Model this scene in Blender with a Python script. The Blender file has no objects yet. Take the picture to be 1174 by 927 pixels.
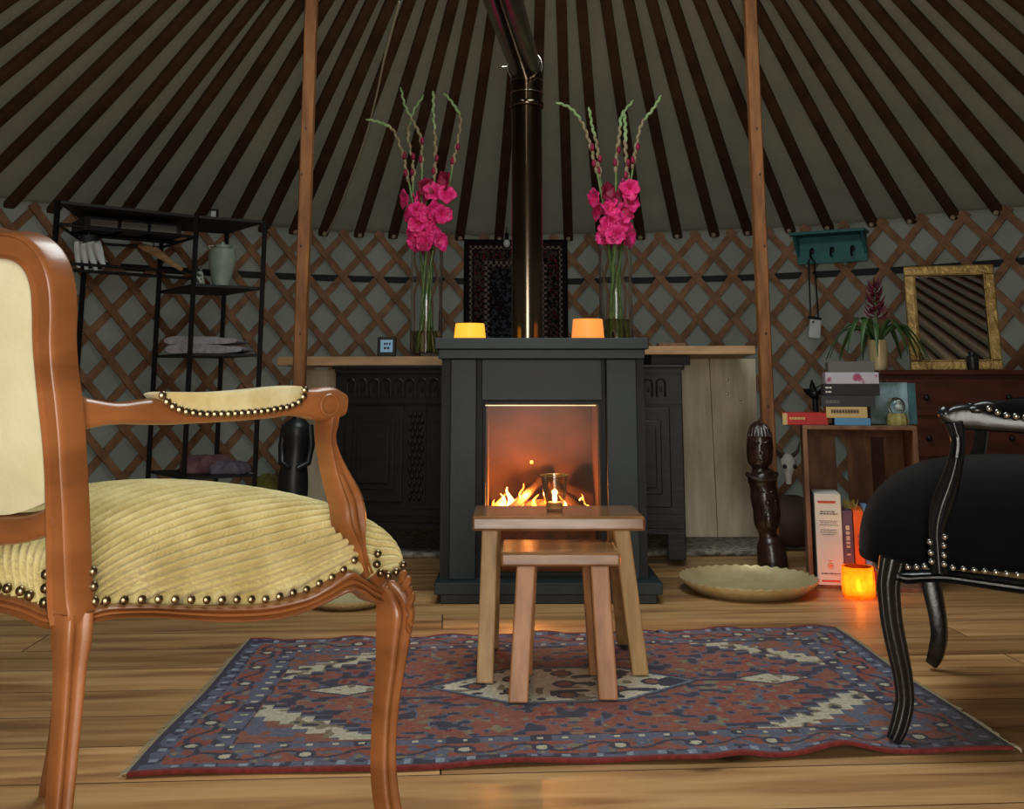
import bpy, bmesh, math, random
from mathutils import Vector, Matrix
random.seed(7)
V = Vector
PI = math.pi
scene = bpy.context.scene
COL = scene.collection
# ------------------------------------------------------------------ camera
F, PX, PY, H, PIT = 1176.0, 587.0, 247.0, 0.7, 0.164
W, HT = 1174.0, 927.0
CP, SP = math.cos(PIT), math.sin(PIT)


def ray(px, py):
    u, v = (px - PX) / F, (PY - py) / F
    return V((u, CP - v * SP, SP + v * CP))


def P(px, py, Y):
    d = ray(px, py)
    d = d * (Y / d.y)
    return V((d.x, Y, H + d.z))


def G(px, py, z=0.0):
    d = ray(px, py)
    t = (z - H) / d.z
    return V((d.x * t, d.y * t, z))


def project(p):
    x, y, z = p[0], p[1], p[2] - H
    fw, up = y * CP + z * SP, -y * SP + z * CP
    return (PX + F * x / fw, PY - F * up / fw)


class Pl:
    """a plane standing in the room: origin o, in-plane axes u and v, normal w"""
    def __init__(s, o, u, v):
        s.o, s.u, s.v = V(o), V(u).normalized(), V(v).normalized()
        s.w = s.u.cross(s.v).normalized()

    def px(s, x, y):
        d = ray(x, y)
        c = V((0, 0, H))
        t = (s.o - c).dot(s.w) / d.dot(s.w)
        q = c + d * t - s.o
        return (q.dot(s.u), q.dot(s.v))

    def at(s, a, b, c=0.0):
        return s.o + s.u * a + s.v * b + s.w * c

    def p3(s, x, y, c=0.0):
        a, b = s.px(x, y)
        return s.at(a, b, c)


# ------------------------------------------------------------------ materials
def s2l(c):
    return tuple((x / 12.92 if x <= 0.04045 else ((x + 0.055) / 1.055) ** 2.4) for x in c)


def hexc(r, g, b):
    return s2l((r / 255, g / 255, b / 255)) + (1,)


MATS = {}


def mat(name, c1, c2=None, rough=0.6, scale=8, stretch=(1, 1, 1), metal=0, bump=0, bscale=None, sheen=0, coat=0,
        emit=None, estr=0, trans=0, ior=1.45, alpha=1, detail=6, contrast=(0.35, 0.65), spec=0.5, rot=0, sss=0):
    m = bpy.data.materials.new(name)
    m.use_nodes = True
    nt = m.node_tree
    b = nt.nodes['Principled BSDF']
    tc = nt.nodes.new('ShaderNodeTexCoord')
    mp = nt.nodes.new('ShaderNodeMapping')
    mp.inputs['Scale'].default_value = stretch
    mp.inputs['Rotation'].default_value = (0, 0, rot)
    nt.links.new(tc.outputs['Object'], mp.inputs[0])
    nz = nt.nodes.new('ShaderNodeTexNoise')
    nz.inputs['Scale'].default_value = scale
    nz.inputs['Detail'].default_value = detail
    nt.links.new(mp.outputs[0], nz.inputs['Vector'])
    r = nt.nodes.new('ShaderNodeValToRGB')
    r.color_ramp.elements[0].position, r.color_ramp.elements[1].position = contrast
    r.color_ramp.elements[0].color = c1
    r.color_ramp.elements[1].color = c2 or c1
    nt.links.new(nz.outputs['Fac'], r.inputs[0])
    nt.links.new(r.outputs[0], b.inputs['Base Color'])
    b.inputs['Roughness'].default_value = rough
    b.inputs['Metallic'].default_value = metal
    b.inputs['Sheen Weight'].default_value = sheen
    b.inputs['Coat Weight'].default_value = coat
    b.inputs['Coat Roughness'].default_value = 0.15
    b.inputs['Transmission Weight'].default_value = trans
    b.inputs['IOR'].default_value = ior
    b.inputs['Alpha'].default_value = alpha
    b.inputs['Specular IOR Level'].default_value = spec
    if sss:
        b.inputs['Subsurface Weight'].default_value = sss
        b.inputs['Subsurface Radius'].default_value = (0.02, 0.012, 0.006)
    if emit:
        b.inputs['Emission Color'].default_value = emit
        b.inputs['Emission Strength'].default_value = estr
    if bump:
        bp = nt.nodes.new('ShaderNodeBump')
        bp.inputs['Strength'].default_value = bump
        bp.inputs['Distance'].default_value = 0.01
        if bscale:
            n2 = nt.nodes.new('ShaderNodeTexNoise')
            n2.inputs['Scale'].default_value = bscale
            n2.inputs['Detail'].default_value = 4
            nt.links.new(mp.outputs[0], n2.inputs['Vector'])
            nt.links.new(n2.outputs['Fac'], bp.inputs['Height'])
        else:
            nt.links.new(nz.outputs['Fac'], bp.inputs['Height'])
        nt.links.new(bp.outputs[0], b.inputs['Normal'])
    MATS[name] = m
    return m


def attr_mat(name, rough=0.95, bump=0.6, bscale=260, dirt=(0.75, 1.1)):
    """surface coloured by its own woven pattern stored per face corner"""
    m = bpy.data.materials.new(name)
    m.use_nodes = True
    nt = m.node_tree
    b = nt.nodes['Principled BSDF']
    a = nt.nodes.new('ShaderNodeAttribute')
    a.attribute_name = 'weave'
    tc = nt.nodes.new('ShaderNodeTexCoord')
    nz = nt.nodes.new('ShaderNodeTexNoise')
    nz.inputs['Scale'].default_value = 90
    nt.links.new(tc.outputs['Object'], nz.inputs['Vector'])
    mr = nt.nodes.new('ShaderNodeMapRange')
    mr.inputs['To Min'].default_value, mr.inputs['To Max'].default_value = dirt
    nt.links.new(nz.outputs['Fac'], mr.inputs[0])
    mx = nt.nodes.new('ShaderNodeMix')
    mx.data_type = 'RGBA'
    mx.blend_type = 'MULTIPLY'
    mx.inputs['Factor'].default_value = 1
    nt.links.new(a.outputs['Color'], mx.inputs['A'])
    nt.links.new(mr.outputs[0], mx.inputs['B'])
    nt.links.new(mx.outputs['Result'], b.inputs['Base Color'])
    b.inputs['Roughness'].default_value = rough
    b.inputs['Sheen Weight'].default_value = 0.1
    b.inputs['Specular IOR Level'].default_value = 0.1
    n2 = nt.nodes.new('ShaderNodeTexNoise')
    n2.inputs['Scale'].default_value = bscale
    nt.links.new(tc.outputs['Object'], n2.inputs['Vector'])
    bp = nt.nodes.new('ShaderNodeBump')
    bp.inputs['Strength'].default_value = bump
    bp.inputs['Distance'].default_value = 0.003
    nt.links.new(n2.outputs['Fac'], bp.inputs['Height'])
    nt.links.new(bp.outputs[0], b.inputs['Normal'])
    return m


M_walnut = mat('carved_beech', hexc(120, 71, 37), hexc(156, 97, 54), 0.36, 5, (1, 1, 3), bump=0.06, bscale=30, coat=0.3)
M_velvet = mat('pale_corduroy', hexc(196, 176, 108), hexc(224, 208, 146), 0.9, 14, bump=0.35, bscale=160, sheen=0.35, spec=0.15)
M_backfab = mat('pale_velvet', hexc(214, 206, 166), hexc(236, 232, 202), 0.85, 5, bump=0.1, bscale=60, sheen=0.3, spec=0.15)
M_nail = mat('antique_brass_nail', hexc(120, 104, 82), hexc(165, 146, 115), 0.3, 20, metal=1)
M_pad = mat('arm_pad_velvet', hexc(206, 186, 126), hexc(232, 218, 168), 0.88, 18, bump=0.2, bscale=90, sheen=0.3, spec=0.15)
M_blackwood = mat('black_lacquer', hexc(14, 15, 15), hexc(24, 25, 25), 0.26, 12, bump=0.12, bscale=45, coat=0.15)
M_blackvel = mat('black_velvet', hexc(9, 9, 11), hexc(12, 12, 15), 0.95, 10, sheen=0.04, spec=0.1)
M_silver = mat('silver_nail', hexc(180, 180, 176), hexc(214, 212, 205), 0.25, 10, metal=1)
M_stove = mat('anthracite_paint', hexc(25, 35, 38), hexc(30, 41, 44), 0.5, 7, bump=0.06, bscale=90)
M_stovein = mat('black_steel', hexc(10, 10, 11), hexc(18, 18, 19), 0.6, 9)
M_brick = mat('firebox_lining', hexc(62, 38, 24), hexc(92, 56, 32), 0.9, 6, bump=0.3, bscale=20)
M_pipe = mat('dark_polished_steel', hexc(96, 84, 72), hexc(120, 106, 92), 0.16, 3, (4, 4, 0.6), metal=1)
M_pipeband = mat('bright_steel', hexc(190, 188, 180), hexc(214, 210, 204), 0.2, 8, metal=1)
M_stooltop = mat('stool_top_oak', hexc(112, 76, 46), hexc(152, 108, 70), 0.17, 7, (1, 9, 6), coat=0.6, bump=0.06)
M_stoolleg = mat('stool_leg_oak', hexc(158, 122, 76), hexc(190, 152, 102), 0.5, 6, (7, 7, 1), bump=0.1)
M_stoollegr = mat('stool_leg_red_oak', hexc(156, 106, 66), hexc(190, 136, 92), 0.45, 6, (7, 7, 1), bump=0.1)
M_rafter = mat('rafter_pine', hexc(62, 46, 34), hexc(82, 60, 44), 0.8, 6, (1, 1, 1), bump=0.1, spec=.2)
M_lath = mat('lath_pine', hexc(112, 76, 50), hexc(146, 104, 72), 0.65, 14, bump=0.1)
M_pole = mat('pole_pine', hexc(118, 74, 42), hexc(152, 102, 60), 0.5, 5, (8, 8, 0.8), bump=0.08)
def canvas(name, c1, c2, tr, bscale):
    m = mat(name, c1, c2, 0.95, 3, bump=0.5, bscale=bscale, spec=0.05)
    nt = m.node_tree
    b = nt.nodes['Principled BSDF']
    out = nt.nodes['Material Output']
    t = nt.nodes.new('ShaderNodeBsdfTranslucent')
    t.inputs[0].default_value = hexc(*tr)
    ad = nt.nodes.new('ShaderNodeAddShader')
    nt.links.new(b.outputs[0], ad.inputs[0]); nt.links.new(t.outputs[0], ad.inputs[1])
    nt.links.new(ad.outputs[0], out.inputs['Surface'])
    return m
M_canvas = canvas('roof_canvas', hexc(112, 108, 94), hexc(128, 124, 108), (45, 42, 34), 7)
M_wallcanvas = canvas('wall_canvas', hexc(114, 116, 106), hexc(132, 132, 122), (44, 44, 38), 5)
M_belt = mat('black_belt', hexc(14, 15, 18), None, 0.7)
M_oakdark = mat('blackened_oak', hexc(15, 13, 12), hexc(26, 22, 20), 0.5, 8, (1, 1, 5), bump=0.2, spec=0.35)
M_plank = mat('pale_plank', hexc(188, 176, 150), hexc(216, 204, 178), 0.75, 5, (5, 5, 0.9), bump=0.12)
M_board = mat('board_pine', hexc(150, 116, 80), hexc(180, 142, 100), 0.55, 6, (1, 6, 6), bump=0.1)
M_crate = mat('crate_pine', hexc(96, 66, 48), hexc(134, 96, 70), 0.75, 7, (3, 3, 1), bump=0.15)
M_redwood = mat('reddish_mahogany', hexc(64, 30, 22), hexc(86, 42, 30), 0.4, 6, (1, 1, 4))
M_gold = mat('gilded_frame', hexc(132, 104, 56), hexc(178, 146, 86), 0.42, 25, metal=0.5, bump=0.5, bscale=60)
M_mirror = mat('mirror_glass', hexc(220, 222, 220), None, 0.02, metal=1)
M_brass = mat('hammered_brass', hexc(214, 194, 142), hexc(234, 218, 172), 0.32, 12, metal=0.4, bump=0.2)
def thin_glass(name, tint, gloss=.045, rim=.25, rough=.04):
    m = bpy.data.materials.new(name); m.use_nodes = True
    nt = m.node_tree; nt.nodes.remove(nt.nodes['Principled BSDF'])
    out = nt.nodes['Material Output']
    t = nt.nodes.new('ShaderNodeBsdfTransparent'); t.inputs[0].default_value = tint
    g = nt.nodes.new('ShaderNodeBsdfGlossy'); g.inputs['Roughness'].default_value = rough
    lw = nt.nodes.new('ShaderNodeLayerWeight'); lw.inputs['Blend'].default_value = .25
    mr = nt.nodes.new('ShaderNodeMapRange'); mr.inputs['To Min'].default_value = gloss; mr.inputs['To Max'].default_value = rim
    nt.links.new(lw.outputs['Facing'], mr.inputs[0])
    mx = nt.nodes.new('ShaderNodeMixShader')
    nt.links.new(mr.outputs[0], mx.inputs[0]); nt.links.new(t.outputs[0], mx.inputs[1]); nt.links.new(g.outputs[0], mx.inputs[2])
    nt.links.new(mx.outputs[0], out.inputs['Surface'])
    return m
def amber_glass_mat():
    m = bpy.data.materials.new('amber_jar_glass'); m.use_nodes = True
    nt = m.node_tree; nt.nodes.remove(nt.nodes['Principled BSDF'])
    out = nt.nodes['Material Output']
    t = nt.nodes.new('ShaderNodeBsdfTransparent'); t.inputs[0].default_value = (1, .62, .2, 1)
    g = nt.nodes.new('ShaderNodeBsdfTranslucent'); g.inputs[0].default_value = (1, .42, .08, 1)
    nz = nt.nodes.new('ShaderNodeTexVoronoi'); nz.inputs['Scale'].default_value = 60
    tc = nt.nodes.new('ShaderNodeTexCoord'); nt.links.new(tc.outputs['Object'], nz.inputs['Vector'])
    mr = nt.nodes.new('ShaderNodeMapRange'); mr.inputs['To Min'].default_value = .35; mr.inputs['To Max'].default_value = .75
    nt.links.new(nz.outputs['Distance'], mr.inputs[0])
    mx = nt.nodes.new('ShaderNodeMixShader')
    nt.links.new(mr.outputs[0], mx.inputs[0]); nt.links.new(t.outputs[0], mx.inputs[1]); nt.links.new(g.outputs[0], mx.inputs[2])
    nt.links.new(mx.outputs[0], out.inputs['Surface'])
    return m
M_glass = mat('clear_glass', (0.96, 0.98, 0.97, 1), None, 0.0, trans=1, ior=1.45)
M_water = mat('vase_water', (0.98, 0.80, 0.45, 1), None, 0.0, trans=1, ior=1.33)
M_stem = mat('flower_stem', hexc(84, 112, 56), hexc(120, 142, 82), 0.5, 30)
M_stemamber = mat('stem_in_water', hexc(168, 138, 56), hexc(190, 160, 80), 0.5, 30)
M_calyx = mat('gladiolus_bud', hexc(138, 112, 90), hexc(150, 140, 104), 0.6, 30)
M_tip = mat('gladiolus_tip', hexc(128, 160, 104), hexc(160, 182, 130), 0.6, 30)
M_petal = mat('magenta_petal', hexc(200, 10, 92), hexc(240, 46, 136), 0.55, 40, sheen=0.1, sss=0.1)
M_petaldark = mat('wilting_petal', hexc(112, 16, 44), hexc(150, 24, 64), 0.6, 40)
M_leaf = mat('green_leaf', hexc(52, 78, 40), hexc(76, 104, 58), 0.45, 20)
M_bract = mat('magenta_bract', hexc(78, 20, 40), hexc(104, 28, 52), 0.5, 20)
M_blackmetal = mat('black_metal', hexc(14, 14, 15), None, 0.45, metal=0.3)
M_mesh = mat('black_mesh_shelf', hexc(22, 22, 23), None, 0.6)
M_ceramic = mat('celadon_ceramic', hexc(136, 150, 136), hexc(164, 176, 160), 0.4, 9)
M_whitecloth = mat('white_cloth', hexc(190, 196, 196), hexc(212, 216, 216), 0.9, 9, bump=0.3)
M_towel = mat('grey_towel', hexc(150, 146, 150), hexc(176, 172, 176), 0.95, 40, bump=0.5)
M_pinkcloth = mat('dusky_pink_cloth', hexc(104, 70, 76), hexc(136, 96, 100), 0.95, 18, bump=0.5)
M_ebony = mat('ebony', hexc(14, 15, 18), hexc(26, 28, 32), 0.4, 9, bump=0.1)
M_totem = mat('carved_hardwood', hexc(36, 24, 20), hexc(58, 36, 28), 0.3, 12, (1, 1, 3), bump=0.3, bscale=30, coat=0.3)
M_bone = mat('bone', hexc(190, 188, 180), hexc(210, 208, 200), 0.7, 30)
M_teal = mat('teal_paint', hexc(32, 92, 94), hexc(42, 108, 106), 0.5, 9)
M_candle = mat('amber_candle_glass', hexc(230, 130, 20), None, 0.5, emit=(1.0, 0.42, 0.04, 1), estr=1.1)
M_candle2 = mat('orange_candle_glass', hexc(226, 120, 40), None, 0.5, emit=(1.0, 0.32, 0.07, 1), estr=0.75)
M_amber = mat('amber_glass', (1.0, 0.55, 0.18, 1), None, 0.05, trans=0.9)
M_flame = mat('candle_flame', (1, 0.6, 0.2, 1), None, 0.5, emit=(1.0, 0.62, 0.22, 1), estr=22)
M_wax = mat('candle_wax', hexc(240, 200, 140), None, 0.5, sss=0.2)
M_fire = mat('fire_flame', (1, 0.5, 0.1, 1), (1, 0.4, 0.08, 1), 0.5, emit=(1.0, 0.36, 0.06, 1), estr=3)
M_firehot = mat('fire_flame_core', (1, 0.7, 0.3, 1), None, 0.5, emit=(1.0, 0.66, 0.25, 1), estr=7)
M_ember = mat('ember', (1, 0.3, 0.05, 1), None, 0.7, emit=(1.0, 0.3, 0.05, 1), estr=7)
M_log = mat('charred_log', hexc(58, 38, 24), hexc(110, 72, 42), 0.9, 12, bump=0.6)
M_greycarpet = mat('grey_wool_carpet', hexc(96, 92, 84), hexc(150, 144, 130), 0.95, 38, bump=0.8, contrast=(0.42, 0.58))
M_darkbrown = mat('dark_brown_leather', hexc(52, 38, 32), hexc(76, 58, 48), 0.7, 9)


def floor_mat():
    m = bpy.data.materials.new('pine_floorboards')
    m.use_nodes = True
    nt = m.node_tree
    N, L = nt.nodes.new, nt.links.new
    b = nt.nodes['Principled BSDF']
    tc = N('ShaderNodeTexCoord')
    mp = N('ShaderNodeMapping')
    mp.inputs['Rotation'].default_value = (0, 0, math.radians(-3.7))
    mp.inputs['Location'].default_value = (0, 0.075, 0)
    L(tc.outputs['Object'], mp.inputs[0])
    br = N('ShaderNodeTexBrick')
    br.offset, br.offset_frequency = 0.43, 2
    br.inputs['Scale'].default_value = 1
    br.inputs['Brick Width'].default_value = 2.6
    br.inputs['Row Height'].default_value = 0.19
    br.inputs['Mortar Size'].default_value = 0.0022
    br.inputs['Mortar Smooth'].default_value = 0.3
    br.inputs['Color1'].default_value = (0.15, 0.15, 0.15, 1)
    br.inputs['Color2'].default_value = (0.9, 0.9, 0.9, 1)
    br.inputs['Mortar'].default_value = (0.5, 0.5, 0.5, 1)
    L(mp.outputs[0], br.inputs['Vector'])
    # grain, shifted per board
    add = N('ShaderNodeVectorMath'); add.operation = 'ADD'
    sc = N('ShaderNodeVectorMath'); sc.operation = 'SCALE'; sc.inputs['Scale'].default_value = 7
    L(br.outputs['Color'], sc.inputs[0])
    L(mp.outputs[0], add.inputs[0]); L(sc.outputs[0], add.inputs[1])
    m2 = N('ShaderNodeMapping'); m2.inputs['Scale'].default_value = (0.9, 9, 1)
    L(add.outputs[0], m2.inputs[0])
    n1 = N('ShaderNodeTexNoise'); n1.inputs['Scale'].default_value = 2.2; n1.inputs['Detail'].default_value = 8; n1.inputs['Distortion'].default_value = 0.6
    L(m2.outputs[0], n1.inputs['Vector'])
    r = N('ShaderNodeValToRGB')
    e = r.color_ramp.elements
    e[0].position, e[0].color = 0.28, hexc(150, 106, 66)
    e[1].position, e[1].color = 0.72, hexc(230, 184, 128)
    x = e.new(0.5); x.color = hexc(204, 156, 102)
    L(n1.outputs['Fac'], r.inputs[0])
    # knots
    m3 = N('ShaderNodeMapping'); m3.inputs['Scale'].default_value = (2.2, 4.6, 1)
    L(add.outputs[0], m3.inputs[0])
    vo = N('ShaderNodeTexVoronoi'); vo.inputs['Scale'].default_value = 1.0; vo.inputs['Randomness'].default_value = 1.0
    L(m3.outputs[0], vo.inputs['Vector'])
    k = N('ShaderNodeMapRange'); k.inputs['From Min'].default_value = 0.035; k.inputs['From Max'].default_value = 0.10
    k.inputs['To Min'].default_value = 0.25; k.inputs['To Max'].default_value = 1.0
    L(vo.outputs['Distance'], k.inputs[0])
    mul = N('ShaderNodeMix'); mul.data_type = 'RGBA'; mul.blend_type = 'MULTIPLY'; mul.inputs['Factor'].default_value = 1
    L(r.outputs[0], mul.inputs['A']); L(k.outputs[0], mul.inputs['B'])
    # board to board tone
    tone = N('ShaderNodeMapRange'); tone.inputs['To Min'].default_value = 0.5; tone.inputs['To Max'].default_value = 1.12
    L(br.outputs['Color'], tone.inputs[0])
    m4 = N('ShaderNodeMix'); m4.data_type = 'RGBA'; m4.blend_type = 'MULTIPLY'; m4.inputs['Factor'].default_value = 1
    L(mul.outputs['Result'], m4.inputs['A']); L(tone.outputs[0], m4.inputs['B'])
    gap = N('ShaderNodeMix'); gap.data_type = 'RGBA'; gap.inputs['B'].default_value = hexc(50, 30, 16)
    L(br.outputs['Fac'], gap.inputs['Factor']); L(m4.outputs['Result'], gap.inputs['A'])
    L(gap.outputs['Result'], b.inputs['Base Color'])
    rr = N('ShaderNodeMapRange'); rr.inputs['To Min'].default_value = 0.28; rr.inputs['To Max'].default_value = 0.5
    L(n1.outputs['Fac'], rr.inputs[0]); L(rr.outputs[0], b.inputs['Roughness'])
    bp = N('ShaderNodeBump'); bp.inputs['Strength'].default_value = 0.12; bp.inputs['Distance'].default_value = 0.004
    L(n1.outputs['Fac'], bp.inputs['Height']); L(bp.outputs[0], b.inputs['Normal'])
    return m


M_floor = floor_mat()


# ------------------------------------------------------------------ mesh helpers
class MB:
    def __init__(s):
        s.v, s.f, s.cols = [], [], None

    def add(s, vs, fs):
        o = len(s.v)
        s.v += [V(p) for p in vs]
        s.f += [tuple(i + o for i in f) for f in fs]
        return s

    def box(s, c, size, R=None):
        x, y, z = size[0] / 2, size[1] / 2, size[2] / 2
        vs = [V((a * x, b * y, d * z)) for a in (-1, 1) for b in (-1, 1) for d in (-1, 1)]
        if R is not None:
            vs = [R @ p for p in vs]
        return s.add([V(c) + p for p in vs], [(0, 1, 3, 2), (4, 6, 7, 5), (0, 4, 5, 1), (2, 3, 7, 6), (0, 2, 6, 4), (1, 5, 7, 3)])

    def bx(s, x0, x1, y0, y1, z0, z1):
        return s.box(((x0 + x1) / 2, (y0 + y1) / 2, (z0 + z1) / 2), (x1 - x0, y1 - y0, z1 - z0))

    def hexa(s, bot, top):
        return s.add(list(bot) + list(top), [(3, 2, 1, 0), (4, 5, 6, 7), (0, 1, 5, 4), (1, 2, 6, 5), (2, 3, 7, 6), (3, 0, 4, 7)])

    def tube(s, pts, rad, n=10, cap=True, squash=None):
        pts = [V(p) for p in pts]
        if not isinstance(rad, (list, tuple)):
            rad = [rad] * len(pts)
        up = None
        vs, fs = [], []
        for i, p in enumerate(pts):
            t = (pts[min(i + 1, len(pts) - 1)] - pts[max(i - 1, 0)]).normalized()
            if up is None:
                up = t.orthogonal().normalized()
            up = (up - t * up.dot(t))
            up = up.normalized() if up.length > 1e-6 else t.orthogonal().normalized()
            b = t.cross(up)
            for k in range(n):
                a = 2 * PI * k / n
                vs.append(p + up * math.cos(a) * rad[i] + b * math.sin(a) * rad[i] * (squash or 1))
        for i in range(len(pts) - 1):
            for k in range(n):
                k2 = (k + 1) % n
                fs.append((i * n + k, i * n + k2, (i + 1) * n + k2, (i + 1) * n + k))
        if cap:
            fs.append(tuple(range(n))[::-1])
            fs.append(tuple((len(pts) - 1) * n + k for k in range(n)))
        return s.add(vs, fs)

    def lathe(s, c, prof, n=32, sx=1, sy=1, cap0=True, cap1=True, rib=0, nrib=0):
        vs, fs = [], []
        for r, z in prof:
            for k in range(n):
                a = 2 * PI * k / n
                q = r * (1 + rib * math.cos(nrib * a)) if nrib else r
                vs.append(V(c) + V((q * math.cos(a) * sx, q * math.sin(a) * sy, z)))
        for i in range(len(prof) - 1):
            for k in range(n):
                k2 = (k + 1) % n
                fs.append((i * n + k, i * n + k2, (i + 1) * n + k2, (i + 1) * n + k))
        if cap0:
            fs.append(tuple(range(n))[::-1])
        if cap1:
            fs.append(tuple((len(prof) - 1) * n + k for k in range(n)))
        return s.add(vs, fs)

    def sphere(s, c, r, n=10, sc=(1, 1, 1), R=None):
        m = max(4, n // 2 + 1)
        vs = [V((0, 0, -1))]
        for i in range(1, m):
            a = -PI / 2 + PI * i / m
            for k in range(n):
                b = 2 * PI * k / n
                vs.append(V((math.cos(a) * math.cos(b), math.cos(a) * math.sin(b), math.sin(a))))
        vs.append(V((0, 0, 1)))
        fs = [(0, 1 + (k + 1) % n, 1 + k) for k in range(n)]
        for i in range(m - 2):
            for k in range(n):
                k2 = (k + 1) % n
                fs.append((1 + i * n + k, 1 + i * n + k2, 1 + (i + 1) * n + k2, 1 + (i + 1) * n + k))
        L_ = len(vs) - 1
        fs += [(L_, 1 + (m - 2) * n + k, 1 + (m - 2) * n + (k + 1) % n) for k in range(n)]
        out = []
        for p in vs:
            q = V((p.x * r * sc[0], p.y * r * sc[1], p.z * r * sc[2]))
            if R is not None:
                q = R @ q
            out.append(V(c) + q)
        return s.add(out, fs)

    def sweep(s, pts, wid, dep, section, bvec, cap=True):
        """section (u,v) in -1..1 swept along pts; u lies across the path, v along bvec"""
        pts = [V(p) for p in pts]
        n = len(section)
        vs, fs = [], []
        bvec = V(bvec).normalized()
        for i, p in enumerate(pts):
            t = (pts[min(i + 1, len(pts) - 1)] - pts[max(i - 1, 0)]).normalized()
            u = bvec.cross(t).normalized()
            w_ = wid[i] if isinstance(wid, (list, tuple)) else wid
            d_ = dep[i] if isinstance(dep, (list, tuple)) else dep
            for a, b in section:
                vs.append(p + u * a * w_ / 2 + bvec * b * d_ / 2)
        for i in range(len(pts) - 1):
            for k in range(n):
                k2 = (k + 1) % n
                fs.append((i * n + k, i * n + k2, (i + 1) * n + k2, (i + 1) * n + k))
        if cap:
            fs.append(tuple(range(n))[::-1])
            fs.append(tuple((len(pts) - 1) * n + k for k in range(n)))
        return s.add(vs, fs)

    def grid(s, fn, nu, nv, closed=False):
        vs = [fn(i / nu, j / nv) for j in range(nv + 1) for i in range(nu + 1)]
        fs = [(j * (nu + 1) + i, j * (nu + 1) + i + 1, (j + 1) * (nu + 1) + i + 1, (j + 1) * (nu + 1) + i) for j in range(nv) for i in range(nu)]
        return s.add(vs, fs)

    def build(s, name, material, parent=None, smooth=True, bevel=0, subs=0, local=False, solid=0, angle=40):
        vs = s.v
        if parent is not None and not local:
            r = parent
            while r.parent is not None:
                r = r.parent
            if not r.get('_local'):
                vs = [p - r.location for p in vs]
        me = bpy.data.meshes.new(name)
        me.from_pydata([tuple(p) for p in vs], [], s.f)
        bm = bmesh.new()
        bm.from_mesh(me)
        bmesh.ops.recalc_face_normals(bm, faces=bm.faces)
        bm.to_mesh(me)
        bm.free()
        if material is not None:
            me.materials.append(material)
        if smooth:
            me.polygons.foreach_set('use_smooth', [True] * len(me.polygons))
            try:
                me.set_sharp_from_angle(angle=math.radians(angle))
            except Exception:
                pass
        o = bpy.data.objects.new(name, me)
        COL.objects.link(o)
        if parent is not None:
            o.parent = parent
        if solid:
            m = o.modifiers.new('solid', 'SOLIDIFY'); m.thickness = solid; m.offset = 0
        if bevel:
            m = o.modifiers.new('bevel', 'BEVEL'); m.width = bevel; m.segments = 2; m.limit_method = 'ANGLE'; m.angle_limit = math.radians(50)
        if subs:
            m = o.modifiers.new('subs', 'SUBSURF'); m.levels = m.render_levels = subs
        return o


def tag(o, label, cat, group=None, kind=None):
    if label: o['label'] = label
    if cat: o['category'] = cat
    if group: o['group'] = group
    if kind: o['kind'] = kind
    return o


def thing(name, label, cat, loc=(0, 0, 0), rot=0, group=None, local=False):
    o = bpy.data.objects.new(name, None)
    o.empty_display_size = 0.05
    COL.objects.link(o)
    o.location = loc
    o.rotation_euler = (0, 0, rot)
    if local:
        o['_local'] = 1
    return tag(o, label, cat, group)


def struct(o):
    o['kind'] = 'structure'
    return o


def smoothpath(ctrl, n=8):
    """Catmull-Rom through tuples of any length"""
    out = []
    c = [tuple(p) for p in ctrl]
    c = [c[0]] + c + [c[-1]]
    for i in range(1, len(c) - 2):
        p0, p1, p2, p3 = c[i - 1], c[i], c[i + 1], c[i + 2]
        for k in range(n):
            t = k / n
            out.append(tuple(0.5 * ((2 * b) + (-a + cc) * t + (2 * a - 5 * b + 4 * cc - d) * t * t + (-a + 3 * b - 3 * cc + d) * t ** 3)
                             for a, b, cc, d in zip(p0, p1, p2, p3)))
    out.append(c[-2])
    return out


# ------------------------------------------------------------------ yurt shell
XC, YC, R, HW, HA = 0.109, 2.627, 3.332, 1.55, 2.853
RC = 0.95
HC = HA - (HA - HW) * RC / R


def cyl(th, r=R, z=0.0):
    return V((XC + r * math.sin(th), YC + r * math.cos(th), z))


def th_of_px(px, z=HW, r=R):
    lo, hi = -1.45, 1.45
    for _ in range(50):
        mid = (lo + hi) / 2
        if project(cyl(mid, r, z))[0] < px: lo = mid
        else: hi = mid
    return lo


def on_wall(px, py, r=R):
    d = ray(px, py)
    a = d.x ** 2 + d.y ** 2
    b = -2 * (d.x * XC + d.y * YC)
    c = XC ** 2 + YC ** 2 - r * r
    t = (-b + math.sqrt(b * b - 4 * a * c)) / (2 * a)
    return V((d.x * t, d.y * t, H + d.z * t))


m = MB()
vs = [V((XC, YC, 0))] + [cyl(2 * PI * k / 96, R + 0.05) for k in range(96)]
m.add(vs, [(0, 1 + k, 1 + (k + 1) % 96) for k in range(96)])
m.add([p - V((0, 0, 0.1)) for p in vs], [(0, 1 + (k + 1) % 96, 1 + k) for k in range(96)])
fl = struct(m.build('floor', M_floor, smooth=False))

DOOR = 0.17  # half angle of the door opening behind the camera
def ring_arc(a0, a1, z0, z1, n=120, r0=R + 0.01, r1=R + 0.03):
    m = MB()
    for r in (r0,):
        m.grid(lambda u, v: cyl(a0 + (a1 - a0) * u, r, z0 + (z1 - z0) * v), n, 4)
    return m
struct(ring_arc(-2.0, 2.0, 0, HW + 0.06).build('wall_back', M_wallcanvas))
struct(ring_arc(2.0, PI - DOOR, 0, HW + 0.06, 40).build('wall_right', M_wallcanvas))
struct(ring_arc(-PI + DOOR, -2.0, 0, HW + 0.06, 40).build('wall_left', M_wallcanvas))
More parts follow.
